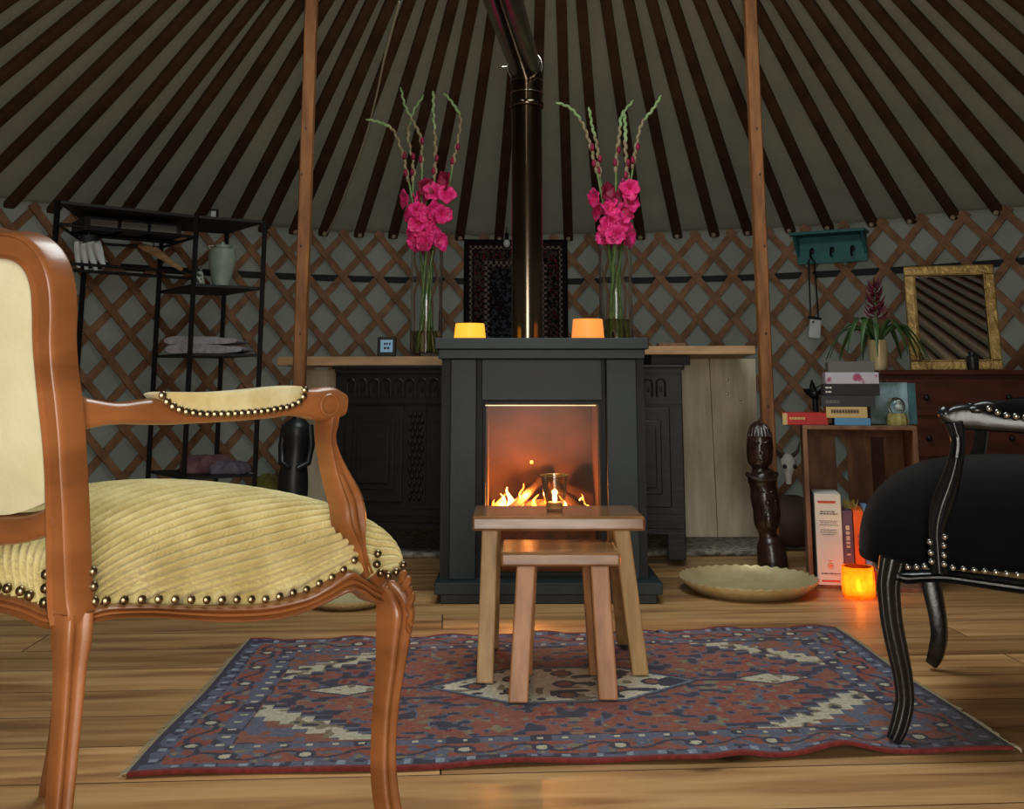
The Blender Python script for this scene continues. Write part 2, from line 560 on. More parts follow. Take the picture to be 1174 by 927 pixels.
# door frame behind the camera
m = MB()
for sgn in (-1, 1):
    m.box(cyl(PI - sgn * DOOR, R + 0.01, 0.775), (0.07, 0.09, 1.55))
m.box(cyl(PI, R + 0.02, HW - 0.03), (1.3, 0.09, 0.07))
struct(m.build('door_1', M_pole, smooth=False))
# green turf outside the door
m = MB()
m.bx(-7, 7, -14, -0.78, -0.14, -0.12)
struct(m.build('ground', mat('lawn', hexc(60, 92, 40), hexc(96, 130, 66), 0.9, 5), smooth=False))

# roof canvas: cone that sags between the rafters
meas = [103, 139, 181, 223.6, 266, 302, 337, 370.7, 411.4, 450.5, 488, 527, 572, 612, 651.6, 689, 734.5, 776.7, 819, 858, 906, 950, 1001, 1045, 1095, 1145]
ths = [th_of_px(x) for x in meas]
pitch = (ths[-1] - ths[5]) / (len(ths) - 6)
full = list(ths)
while full[-1] + pitch < ths[0] + 2 * PI - pitch * 0.6:
    full.append(full[-1] + pitch)
nraf = len(full)


def cone(th, f, lift=0.0):
    r = R + (RC - R) * f
    z = HW + (HC - HW) * f
    return cyl(th, r, z + lift)


m = MB()
NT = nraf * 4
angs = []
for i in range(nraf):
    a0, a1 = full[i], full[(i + 1) % nraf] + (2 * PI if i == nraf - 1 else 0)
    angs += [a0 + (a1 - a0) * k / 4 for k in range(4)]
NF = 40
vs, fs = [], []
for j in range(NF + 1):
    f_ = -0.015 + 1.015 * j / NF
    for i, a in enumerate(angs):
        sag = math.sin((i % 4) / 4 * PI)
        wr = 0.010 * math.sin(37 * f_ + 2.3 * math.sin(a * 9) + a * 3) * max(0, 1 - f_ * 2.2) * sag
        vs.append(cone(a, f_, 0.035 - 0.012 * sag + wr))
L_ = len(angs)
for j in range(NF):
    for i in range(L_):
        fs.append((j * L_ + i, j * L_ + (i + 1) % L_, (j + 1) * L_ + (i + 1) % L_, (j + 1) * L_ + i))
m.add(vs, fs)
struct(m.build('ceiling', M_canvas, angle=80))
# crown ring
m = MB()
pts = [cyl(2 * PI * k / 64, RC, HC + 0.02) for k in range(64)]
for a, b in ((0.0, 0.0),):
    vs, fs = [], []
    for k in range(64):
        for dr, dz in ((-0.06, -0.05), (0.02, -0.05), (0.02, 0.06), (-0.06, 0.06)):
            vs.append(cyl(2 * PI * k / 64, RC + dr, HC + dz))
    for k in range(64):
        k2 = (k + 1) % 64
        for q in range(4):
            q2 = (q + 1) % 4
            fs.append((k * 4 + q, k * 4 + q2, k2 * 4 + q2, k2 * 4 + q))
    m.add(vs, fs)
for k in range(8):
    a = 2 * PI * k / 8
    m.tube([cyl(a, RC - 0.03, HC), cyl(a, RC * 0.55, HC + 0.12), cyl(a, 0.0, HC + 0.17)], 0.02, 6)
tag(m.build('crown_ring', M_pole), 'round wooden crown ring with curved spokes at the top of the roof', 'crown ring')

# rafters, each its own pole
PIPE_TH = th_of_px(604)
ordw = ['first', 'second', 'third', 'fourth', 'fifth', 'sixth', 'seventh', 'eighth', 'ninth', 'tenth', 'eleventh', 'twelfth', 'thirteenth', 'fourteenth', 'fifteenth', 'sixteenth', 'seventeenth', 'eighteenth', 'nineteenth', 'twentieth',
        'twenty-first', 'twenty-second', 'twenty-third', 'twenty-fourth', 'twenty-fifth', 'twenty-sixth', 'twenty-seventh', 'twenty-eighth', 'twenty-ninth']
for tens, u_ in (('thirty', 'thirtieth'), ('forty', 'fortieth'), ('fifty', 'fiftieth'), ('sixty', 'sixtieth')):
    ordw += [u_] + [tens + '-' + x for x in ordw[:9]]
left_t = sorted([t for t in full if t - PIPE_TH < 0 or t > PI] + [], key=lambda t: -((t + PI) % (2 * PI) - PI))
def nrm(t): return (t + PI) % (2 * PI) - PI
left_t = sorted([nrm(t) for t in full if nrm(t) < PIPE_TH], reverse=True)
right_t = sorted([nrm(t) for t in full if nrm(t) >= PIPE_TH])
rsrc = None
for side, lst in (('left', left_t), ('right', right_t)):
    for i, t in enumerate(lst):
        a, b = cone(t, -0.005, 0.0), cone(t, 0.995, 0.0)
        rnd = V((random.uniform(-.012, .012), 0, 0))
        d = (b - a).normalized()
        tang = V((math.cos(t), -math.sin(t), 0))
        up = tang.cross(d).normalized()
        if up.z < 0: up = -up
        mm = MB()
        sec = [(-1, -0.7), (-0.7, -1), (0.7, -1), (1, -0.7), (1, 1), (-1, 1)]
        pts = [a + (b - a) * k / 4 for k in range(5)]
        rel = [p - a for p in pts]
        mm.sweep(rel, [0.054, 0.053, 0.049, 0.045, 0.041], [0.026] * 5, sec, up)
        o = mm.build('roof_rafter', M_rafter, bevel=0)
        o.location = a
        tag(o, f'dark wooden roof rafter under the canvas, {ordw[i]} one {side} of the stovepipe', 'rafter', 'roof rafters under the canvas ceiling')

def on_cone(px, py, lift=0.0):
    d = ray(px, py)
    lo, hi = 2.0, 7.0
    for _ in range(50):
        t = (lo + hi) / 2
        x, y, z = d.x * t, d.y * t, H + d.z * t
        r = math.hypot(x - XC, y - YC)
        if z > HA - (HA - HW) * r / R + lift: hi = t
        else: lo = t
    return V((x, y, z))
m = MB()
m.tube([V(q) for q in smoothpath([tuple(on_cone(a, b, -.01)) for a, b in ((458, 2), (449, 35), (440, 70), (431, 112), (418, 160), (402, 205), (386, 245), (374, 268))], 4)], .006, 6)
tag(m.build('rope', mat('pale_cord', hexc(176, 170, 150), None, .9)), 'thin pale cord running down the inside of the canvas roof left of the flowers', 'cord')
# lattice wall
lat = thing('lattice_wall', 'crisscross wooden lattice standing against the canvas wall', 'lattice', cyl(0, R - 0.03, 0))
LP = pitch
DH = 0.235
span = LP * (HW / DH)
t0 = ths[17]
def lath(th_base, sgn, r):
    m = MB()
    n = 14
    wth, thick = 0.038, 0.012
    vs, fs = [], []
    ang = math.atan2(HW, span * R)
    for i in range(n + 1):
        f_ = i / n
        th = th_base + sgn * span * f_
        z = 0.005 + (HW + 0.01) * f_
        du = math.sin(ang) * wth / 2 / R * -sgn
        dz = math.cos(ang) * wth / 2
        for (e, rr) in ((1, 0), (1, thick), (-1, thick), (-1, 0)):
            zz = min(max(z + e * dz, 0.0), HW + 0.03)
            vs.append(cyl(th + e * du, r - rr, zz))
    for i in range(n):
        for q in range(4):
            q2 = (q + 1) % 4
            fs.append((i * 4 + q, i * 4 + q2, (i + 1) * 4 + q2, (i + 1) * 4 + q))
    fs += [(3, 2, 1, 0), tuple(n * 4 + k for k in range(4))]
    return m.add(vs, fs)
k0 = int(1.05 / LP) + 1
for k in range(-k0 - 7, k0 + 4):
    tb = t0 + k * LP
    # rising rightwards, ends at tb + span
    if tb + span > -1.12 and tb < 0.95:
        lath(tb, 1, R - 0.004).build('lath', M_lath, lat, smooth=False)
for k in range(-k0 - 3, k0 + 8):
    tb = t0 + k * LP
    if tb - span < 0.95 and tb > -1.12:
        lath(tb, -1, R - 0.018).build('lath', M_lath, lat, smooth=False)
# pegs where laths cross at the rafter feet
m = MB()
for t in ths:
    m.sphere(cyl(t, R - 0.04, HW - 0.01), 0.014, 8)
m.build('knot', mat('rope_knot', hexc(150, 136, 112), None, 0.9), lat)
# black belt behind the lattice
zb = on_wall(700, 322).z
m = MB()
for r in (R + 0.004, R + 0.0):
    m.grid(lambda u, v: cyl(-1.2 + 2.4 * u, r, zb - 0.018 + 0.036 * v), 80, 1)
tag(m.build('wall_belt', M_belt), 'thin black girdle belt running round the canvas behind the lattice', 'belt')

# two standing poles
def pole(xt, xb, yb, Y, label):
    foot = P(xb + (xb - xt) / yb * (655 - yb), 655, 4.16)
    a, b = V((foot.x, 4.16, 0)), P(xt, 0, 3.90)
    d = (b - a) / (b.z - a.z)
    bot, top = a - d * a.z, a + d * (2.26 - a.z)
    root = thing('roof_pole', label, 'pole', bot)
    m = MB()
    m.sweep([bot, bot + (top - bot) * .5, top], 0.047, 0.05, [(-.8, -1), (.8, -1), (1, -.8), (1, .8), (.8, 1), (-.8, 1), (-1, .8), (-1, -.8)], (0, 1, 0))
    m.build('shaft', M_pole, root, smooth=False)
    k = MB()
    for z in (0.62, 0.9, 1.24, 1.52, 1.7):
        q = bot + d * z
        k.sphere(q + V((random.uniform(-.012, .012), -0.025, 0)), 0.0045, 8, (1, 0.25, 1.5))
    k.build('wood_knot', mat('knot_dark', hexc(70, 36, 16), None, 0.5), root)
pole(357.5, 343.5, 430, 3.98, 'square pine roof pole behind the tan armchair, left of the stove')
pole(859.5, 880, 480, 3.98, 'square pine roof pole behind the carved totem, right of the stove')

# ------------------------------------------------------------------ woven rugs
def pal(*c): return s2l(tuple(x / 255 for x in c))
NAVY, BLUE, LBLUE, RED, DRED, CREAM, BRICK, OLIVE, SKY = pal(58, 58, 74), pal(92, 96, 116), pal(136, 146, 160), pal(140, 76, 66), pal(124, 50, 48), pal(184, 178, 156), pal(134, 86, 72), pal(128, 118, 96), pal(104, 116, 130)


def hsh(a, b, c=0):
    n = math.sin(a * 127.1 + b * 311.7 + c * 74.7) * 43758.5453
    return n - math.floor(n)


def vn(x, y, s=0):
    xi, yi = math.floor(x), math.floor(y)
    fx, fy = x - xi, y - yi
    fx, fy = fx * fx * (3 - 2 * fx), fy * fy * (3 - 2 * fy)
    a, b, c, d = hsh(xi, yi, s), hsh(xi + 1, yi, s), hsh(xi, yi + 1, s), hsh(xi + 1, yi + 1, s)
    return (a * (1 - fx) + b * fx) * (1 - fy) + (c * (1 - fx) + d * fx) * fy


def lerp(a, b, t): return tuple(x * (1 - t) + y * t for x, y in zip(a, b))


def rugcol(u, v):
    """u across the length -1..1, v across the width -1..1"""
    wx, wy = 0.83, 0.52  # half sizes in metres
    x, y = u * wx, v * wy
    # knotted look: quantise
    q = 0.0042
    xq, yq = round(x / q) * q, round(y / q) * q
    e = min(wx - abs(xq), wy - abs(yq))
    sx, sy = abs(xq), abs(yq)
    if wy - abs(y) < 0.012: return DRED
    if e < 0.012: return NAVY
    # guard and main borders
    if e < 0.045:
        s = (xq if wy - sy < wx - sx else yq)
        k = (s / 0.06) % 1
        if 0.35 < k < 0.6 and 0.02 < e < 0.04: return LBLUE
        return BLUE if vn(xq * 60, yq * 60, 2) > .4 else NAVY
    if e < 0.115:
        s = (xq if wy - sy < wx - sx else yq)
        ph = (s / 0.15) % 1
        mid = e - 0.08
        d = abs(ph - 0.5) * 0.15
        if d * d + mid * mid < 0.00045: return CREAM if d * d + mid * mid < .00012 else NAVY
        if abs(mid - 0.02 * math.sin(s / 0.15 * 2 * PI)) < 0.006: return NAVY
        n = vn(xq * 52, yq * 60, 3)
        return RED if n > 0.58 else (BRICK if n > .46 else (BLUE if n > .2 else OLIVE))
    if e < 0.15:
        s = (xq if wy - sy < wx - sx else yq)
        k = (s / 0.05) % 1
        if 0.4 < k < 0.62 and 0.126 < e < 0.14: return CREAM
        return BLUE if vn(xq * 28, yq * 28, 5) > .4 else NAVY
    if e < 0.158: return NAVY if vn(xq * 40, yq * 40, 8) > .5 else BRICK
    # field
    ix, iy = wx - 0.158, wy - 0.158
    fx, fy = sx, sy
    st = round((fx) / 0.035) * 0.035
    # corner spandrels with stepped edge
    lim = iy * (1 - (st - 0.34) / (ix - 0.34) * 0.82) if st > 0.34 else iy * 1.05
    if st > 0.30 and fy > max(lim, 0.05) :
        dd = fy - lim
        if dd < 0.022: return NAVY
        if dd < 0.035: return BLUE
        n = vn(xq * 40, yq * 46, 7)
        if dd < 0.12: return CREAM if n > .42 else (NAVY if n < .25 else OLIVE)
        return BLUE if n > .5 else BRICK
    # central medallion: hexagon with pointed ends
    hy = 0.155 if fx < 0.13 else 0.155 * (1 - (fx - 0.13) / 0.20)
    if fx < 0.33 and fy < hy:
        rim = hy - fy
        if rim < 0.012 or fx > 0.315: return NAVY
        if rim < 0.024: return SKY
        # rosettes
        for cx, cy in ((0, 0), (0.12, 0.05), (0.12, -0.05), (0.21, 0), (0, 0.09), (0, -0.09)):
            rr = math.hypot((sx - cx), (yq - cy))
            if rr < 0.016: return BRICK
            if rr < 0.026: return NAVY
        n = vn(xq * 34 + 3, yq * 34, 9)
        if n > .74: return NAVY
        if n < .16: return OLIVE
        return pal(206, 200, 178)
    # pendants
    px_, py_ = abs(sx - 0.50), fy
    if px_ / 0.11 + py_ / 0.05 < 1:
        return NAVY if px_ / 0.11 + py_ / 0.05 > 0.8 else (CREAM if vn(xq * 40, yq * 40, 4) > .4 else OLIVE)
    if abs(fy) < 0.008 and 0.33 < sx < 0.40: return NAVY
    n = vn(xq * 44, yq * 48, 11)
    n2 = vn(xq * 50, yq * 50, 12)
    if n > .70: return NAVY
    if n > .60: return BLUE
    if n2 > .8: return OLIVE
    if n2 < .14: return DRED
    return lerp(BRICK, RED, vn(xq * 6, yq * 6, 13))


def colour_grid(name, fn_pos, fn_col, nu, nv, material, parent=None, solid=0):
    m = MB()
    m.grid(fn_pos, nu, nv)
    o = m.build(name, None, parent, smooth=True, angle=180)
    me = o.data
    me.materials.append(material)
    ca = me.color_attributes.new('weave', 'FLOAT_COLOR', 'CORNER')
    cols = []
    for p in me.polygons:
        idx = p.index
        i, j = idx % nu, idx // nu
        c = fn_col((i + .5) / nu, (j + .5) / nv)
        cols += (list(c[:3]) + [1.0]) * p.loop_total
    ca.data.foreach_set('color', cols)
    if solid:
        md = o.modifiers.new('solid', 'SOLIDIFY'); md.thickness = solid; md.offset = -1
    return o


# bmesh normals recalculation keeps polygon order, so colours stay in place
c00, c10, c11, c01 = G(145, 893), G(1162, 863), G(955, 721), G(287, 738)
def rugpos(u, v):
    a = c00.lerp(c10, u); b = c01.lerp(c11, u)
    p = a.lerp(b, v)
    edge = min(v, 1 - v, 0.12) / 0.12
    wav = 0.006 * (math.sin(u * 34) * .5 + .5) * math.exp(-v * 22) * (1 if u > .3 else .4)
    wav += 0.007 * (max(0, math.sin(u * 40 + 1))) * math.exp(-(1 - v) * 18)
    wav += 0.014 * math.exp(-((u - .80) / .035) ** 2 - (v / .1) ** 2) + 0.010 * math.exp(-((u - .68) / .03) ** 2 - (v / .1) ** 2)
    p = V((p.x, p.y, 0.009 + wav))
    p.y += 0.006 * math.sin(u * 17) * (1 if v < .02 or v > .98 else 0)
    p.x += 0.008 * (u - .5) * math.sin(v * 9)
    return p


M_rug = attr_mat('persian_wool', dirt=(0.8, 1.15))
rug_root = thing('persian_rug', 'faded red and blue patterned rug with cream medallion under the stools', 'rug', (0.1, 2.3, 0))
colour_grid('rug_pile', rugpos, lambda u, v: tuple(c * (.72 + .3 * hsh(round(u * 260), round(v * 160), 5)) for c in rugcol(u * 2 - 1, v * 2 - 1)), 400, 250, M_rug, rug_root, solid=0.007)
m = MB()
for u in (0.0, 1.0):
    for k in range(150):
        p = rugpos(u, (k + .5) / 150)
        d = V(((-1 if u == 0 else 1) * random.uniform(.008, .02), random.uniform(-.004, .004), -0.004))
        m.tube([p, p + d * .6, V((p.x + d.x, p.y + d.y, 0.003))], 0.0016, 4)
fr = m.build('fringe', mat('cream_fringe', hexc(176, 166, 140), None, 0.9), rug_root)
fr['label'] = 'cream knotted fringe'

# grey carpet under the cupboard
m = MB()
a, b, c, d = G(318, 641), G(900, 637), G(900, 597), G(318, 597)
def gc(u, v):
    p = a.lerp(b, u).lerp(d.lerp(c, u), v)
    return V((p.x, p.y, 0.012 + 0.002 * math.sin(u * 60)))
m.grid(gc, 60, 10)
o = m.build('grey_carpet', M_greycarpet, solid=0.02)
tag(o, 'grey mottled carpet lying under the dark carved cupboard', 'carpet')

# ------------------------------------------------------------------ stove
SY = G(620, 693).y          # front of the plinth
def SX(px, Y): return P(px, 500, Y).x
def SZ(py, Y): return P(600, py, Y).z
stv = thing('wood_stove', 'dark anthracite wood stove with mantel top and glowing fire window', 'stove', (0.1, SY + 0.25, 0))
x0, x1 = SX(500, SY), SX(756, SY)
yb = SY + 0.44
m = MB(); m.bx(x0, x1, SY, yb, 0.03, SZ(668, SY)); m.bx(x0 + .018, x1 - .018, SY + .012, yb, 0.0, 0.03)
m.build('plinth', M_stove, stv, smooth=False, bevel=.003)
YM = SY - 0.0
mx0, mx1 = SX(497, YM), SX(746, YM)
zt = SZ(387, YM)
MANT = zt
m = MB(); m.bx(mx0, mx1, YM, yb, SZ(400, YM), zt); m.bx(mx0 + .012, mx1 - .012, YM + .012, yb, SZ(411, YM), SZ(400, YM))
m.build('mantel', M_stove, stv, smooth=False, bevel=.003)
YF = SY + 0.05   # pillar fronts
zb_, zt_ = SZ(668, SY), SZ(411, YM)
for nm, pa, pb in (('pillar', 516, 546), ('pillar', 696, 731)):
    m = MB(); m.bx(SX(pa, YF), SX(pb, YF), YF, yb - .02, zb_, zt_)
    m.build(nm, M_stove, stv, smooth=False, bevel=.003)
# body: side walls, back, top, bottom
YB = YF + 0.03
bx0, bx1 = SX(551, YB), SX(690, YB)
bz0, bz1 = zb_, zt_
gz0, gz1 = SZ(656, YB), SZ(463, YB)
gx0, gx1 = SX(555, YB), SX(690, YB)
m = MB()
m.bx(SX(505, YF), SX(516, YF), YF + .03, yb - .02, bz0, bz1)
m.bx(SX(731, YF), SX(741, YF), YF + .03, yb - .02, bz0, bz1)
m.bx(SX(540, YB), gx0 + .003, YB + .02, yb - .04, bz0, bz1)
m.bx(gx1 - .003, SX(702, YB), YB + .02, yb - .04, bz0, bz1)
m.bx(gx0, gx1, yb - .05, yb - .03, bz0, bz1)
m.bx(gx0, gx1, YB + .0, yb - .04, bz0, gz0)
m.build('body', M_stovein, stv, smooth=False)
m = MB(); m.bx(SX(552, YB), SX(691, YB), YB, yb - .04, gz1 + .012, bz1)
m.build('front_panel', M_stove, stv, smooth=False, bevel=.002)
# fire door frame, glass
d = MB()
fx0, fx1 = gx0, gx1
d.bx(fx0, fx1, YB - .006, YB + .012, gz1, gz1 + .010)
d.bx(fx0, fx1, YB - .006, YB + .012, gz0 - .01, gz0)
d.bx(fx0 - .003, fx0 + .006, YB - .006, YB + .012, gz0, gz1)
d.bx(fx1 - .009, fx1 - .0, YB - .006, YB + .012, gz0, gz1)
dr = d.build('fire_door', M_stovein, stv, smooth=False, bevel=.001)
g = MB(); g.bx(fx0 + .004, fx1 - .004, YB + .002, YB + .006, gz0, gz1)
gm = thin_glass('stove_glass', (1.0, .88, .74, 1), .007, .03, .22)
g.build('door_glass', gm, dr, smooth=False)
e = MB(); e.bx(fx0 + .004, fx1 - .02, YB - .008, YB - .005, gz1 - .006, gz1 - .003)
e.build('bright_trim', M_brass, dr, smooth=False)
# firebox lining, grate, logs, flames
yi = yb - .06
m = MB()
m.bx(gx0 + .003, gx1 - .003, yi - .01, yi, gz0, gz1)
m.bx(gx0 + .003, gx0 + .012, YB + .02, yi, gz0, gz1)
m.bx(gx1 - .012, gx1 - .003, YB + .02, yi, gz0, gz1)
m.bx(gx0 + .003, gx1 - .003, YB + .02, yi, gz0, gz0 + .01)
m.build('firebox', M_brick, stv, smooth=False)
fire_z = SZ(583, YB + .15)
m = MB()
m.bx(gx0 + .02, gx1 - .02, YB + .05, yi - .03, gz0 + .01, fire_z - 0.012)
m.build('ash_bed', mat('ash', hexc(60, 44, 34), hexc(110, 60, 30), 0.9, 30, bump=.5), stv, smooth=False)
def flog(a, b, r, nm='log'):
    m = MB()
    a, b = V(a), V(b)
    pts = [a.lerp(b, k / 6) + V((random.uniform(-.003, .003),) * 3) for k in range(7)]
    m.tube(pts, [r * (1 + random.uniform(-.12, .12)) for _ in pts], 9)
    return m.build(nm, M_log, stv)
yc = YB + .17
flog((gx0 + .05, yc + .04, fire_z), (gx1 - .05, yc + .03, fire_z + .01), .022)
flog((gx0 + .09, yc - .06, fire_z + .0), (gx0 + .19, yc + .06, fire_z + .085), .017)
flog((gx1 - .06, yc - .05, fire_z + .0), (gx1 - .16, yc + .05, fire_z + .08), .019)
def flame(x, y, z, h, w, material, nm='flame'):
    m = MB()
    prof = [(w * .35, 0), (w * .8, h * .12), (w, h * .28), (w * .85, h * .45), (w * .5, h * .65), (w * .22, h * .85), (0.001, h)]
    m.lathe((x, y, z), prof, 12, sy=.6)
    vs = []
    for p in m.v:
        t = (p.z - z) / h
        vs.append(V((p.x + .02 * t * t * math.sin(x * 90) + 0.006 * math.sin(p.z * 110 + x * 40), p.y, p.z)))
    m.v = vs
    return m.build(nm, material, stv)
for px_, dy_, h_, w_, hot in ((572, .02, .05, .009, 0), (578, -.02, .055, .010, 1), (585, 0, .075, .011, 1), (592, -.03, .05, .010, 1), (597, .02, .085, .009, 0), (604, .03, .06, .008, 0),
                             (566, .03, .03, .008, 0), (612, .0, .05, .007, 0), (628, .02, .04, .008, 0), (645, -.02, .05, .009, 1), (653, .01, .06, .009, 0), (662, -.01, .045, .008, 1), (671, .02, .05, .008, 0)):
    flame(SX(px_, yc), yc + dy_, fire_z - .004, h_, w_, M_firehot if hot else M_fire)
m = MB()
for k in range(26):
    m.sphere((random.uniform(gx0 + .03, gx1 - .03), yc + random.uniform(-.07, .05), fire_z - .008 + random.uniform(0, .008)), random.uniform(.006, .013), 6)
m.sphere((SX(610, yc), yi - .02, SZ(529, yi)), .006, 6)
e = m.build('embers', M_ember, stv); e['kind'] = 'stuff'

# stovepipe: lower pipe, elbow joint, leaning upper pipe
YP = SY + .26
pr = 0.0575
xp = SX(605, YP)
zbend = SZ(100, YP)
pipe = thing('stovepipe', 'shiny dark steel stovepipe rising from the mantel and bending up leftwards', 'stovepipe', (xp, YP, MANT))
m = MB()
m.lathe((xp, YP, 0), [(pr * 1.0, MANT + .001), (pr, MANT + .02), (pr, zbend)], 48)
m.build('lower_pipe', M_pipe, pipe)
m = MB(); m.lathe((xp, YP, 0), [(pr + .012, MANT + .0005), (pr + .012, MANT + .006), (pr + .001, MANT + .007)], 48)
m.build('floor_collar', M_pipe, pipe)
bend = V((xp - .005, YP, zbend + .075))
crown_pt = P(577, 0, 2.95)
dirv = (crown_pt - bend).normalized()
m = MB()
el = [V((xp, YP, zbend - .002)), V((xp, YP, zbend + .04)), V((xp - .002, YP - .008, zbend + .07)), bend + dirv * .03, bend + dirv * .06]
m.tube(el, [pr + .003] * 5, 48)
m.build('elbow', M_pipe, pipe)
m = MB()
m.tube([bend + dirv * .055, bend + dirv * .9, bend + dirv * 1.35], [pr + .001] * 3, 48)
m.build('upper_pipe', M_pipe, pipe)
def band(c, axis, r, h, material=M_pipeband, nm='clamp_band'):
    m = MB(); axis = V(axis).normalized()
    m.tube([V(c) - axis * h / 2, V(c) - axis * h * .2, V(c) + axis * h * .2, V(c) + axis * h / 2], [r, r + .003, r + .003, r], 48, cap=False)
    return m.build(nm, material, pipe, solid=.001)
band((xp, YP, SZ(121, YP)), (0, 0, 1), pr + .003, .022, M_pipe)
band((xp, YP, SZ(108, YP)), (0, 0, 1), pr + .003, .006)
band((xp, YP, SZ(94, YP)), (0, 0, 1), pr + .003, .004)
band(bend + dirv * .02, dirv, pr + .006, .008)
m = MB()
for k in range(8):
    a = PI + PI * k / 7
    m.sphere((xp + (pr + .004) * math.cos(a), YP + (pr + .004) * math.sin(a), SZ(121, YP)), .003, 6)
m.box(bend + dirv * .02 + V((0.012, -pr - .012, 0)), (.014, .014, .02)); m.tube([bend + dirv * .02 + V((-.012, -pr - .014, 0)), bend + dirv * .02 + V((.03, -pr - .014, .004))], .003, 6)
m.tube([bend + dirv * .02 + V((-pr - .03, 0, 0)), bend + dirv * .02 + V((-pr, 0, .004))], .002, 6)
m.build('clamp_screw', M_pipeband, pipe)

# tealights on the mantel
def mantel_light(px0, px1, pt, Y, label, material):
    xa, xb = P(px0, pt, Y).x, P(px1, pt, Y).x
    r = (xb - xa) / 2
    c = ((xa + xb) / 2, Y, MANT)
    h = P(600, pt, Y).z - MANT
    t = thing('tealight_holder', label, 'candle holder', c, group='glowing holders on the mantel')
    m = MB(); m.lathe(c, [(r * .98, 0), (r, .004), (r * .9, h), (r * .86, h), (r * .93, .008), (.001, .008)], 32, cap0=True, cap1=False)
    m.build('glass_cup', material, t)
    m = MB(); m.lathe((c[0], c[1], MANT + .008), [(.018, 0), (.018, .012), (.001, .012)], 20)
    m.build('candle', M_wax, t)
mantel_light(520.5, 557, 371, SY + .12, 'glowing yellow tealight holder on the mantel, left of the stovepipe', M_candle)
mantel_light(655, 692.5, 366, SY + .12, 'glowing orange tealight holder on the mantel, right of the stovepipe', M_candle2)

# ------------------------------------------------------------------ nesting stools
def stool(label, fl, fr, zt, tx, tyf, depth, th, leg, legs, legm, rot=0.0):
    """fl, fr: top corners px on front edge; legs: list of (foot px, foot py, top px) """
    Yf = G(*legs[0][:2]).y
    Yf = tyf
    xl, xr = P(fl, 600, Yf).x, P(fr, 600, Yf).x
    root = thing('nesting_stool', label, 'stool', ((xl + xr) / 2, Yf + depth / 2, 0.01))
    m = MB()
    m.bx(xl, xr, Yf, Yf + depth, zt - th, zt)
    m.build('stool_top', M_stooltop, root, smooth=False, bevel=.006)
    for (fx, fy, txp, back) in legs:
        f = G(fx, fy, 0.012)
        yt = Yf + (depth - .055 if back else .045)
        top = V((P(txp, 600, yt).x, yt, zt - th + .001))
        s = leg / 2
        # twist the leg with the direction of splay
        mm = MB()
        bot = [f + V((-s, -s * .9, 0)), f + V((s, -s * .9, 0)), f + V((s, s * .9, 0)), f + V((-s, s * .9, 0))]
        tp = [top + V((-s, -s * .9, 0)), top + V((s, -s * .9, 0)), top + V((s, s * .9, 0)), top + V((-s, s * .9, 0))]
        mm.hexa(bot, tp)
        mm.build('leg', legm, root, smooth=False, bevel=.004)
    return root
yL = G(600, 781).y - .03
zl = SZ(592, yL)
stool('larger wooden nesting stool carrying the lit glass, taller of the two', 541, 740, zl, 0, yL, .235, .034, .04,
      [(556, 781, 562, False), (734, 772, 712, False), (563, 742, 566, True), (716, 738, 704, True)], M_stoolleg)
yS = G(600, 803).y - .03
zs = SZ(633, yS)
stool('smaller wooden nesting stool tucked in front under the larger one', 574, 711, zs, 0, yS, .2, .032, .043,
      [(594, 803, 603, False), (697, 800, 686, False), (600, 772, 606, True), (686, 772, 676, True)], M_stoollegr)
LT = zl
# lit glass on the stool
gy = yL + .10
gxc = P(636, 570, gy).x
gr = .029
t = thing('votive_glass', 'clear glass votive with lit candle on the larger stool', 'candle glass', (gxc, gy, LT))
m = MB()
hgt = .090
m.lathe((gxc, gy, LT), [(.018, .0005), (.021, .004), (.023, .012), (.028, .04), (.0345, hgt), (.032, hgt), (.0255, .04), (.020, .012), (.001, .009)], 36, cap1=False)
m.build('glass_cup', thin_glass('votive_glass', (.86, .80, .72, 1), .10, .95), t)
m = MB(); m.lathe((gxc, gy, LT + .0095), [(.0185, 0), (.0185, .014), (.001, .014)], 24)
m.build('tealight', M_wax, t)
m = MB(); m.lathe((gxc, gy, LT + .024), [(.002, 0), (.006, .006), (.005, .013), (.0015, .024)], 10)
m.build('flame', M_flame, t)
m = MB(); m.tube([V((gxc + .0345 * math.cos(2 * PI * k / 36), gy + .0345 * math.sin(2 * PI * k / 36), LT + hgt)) for k in range(37)], .0014, 6)
m.build('gilt_rim', M_gold, t)

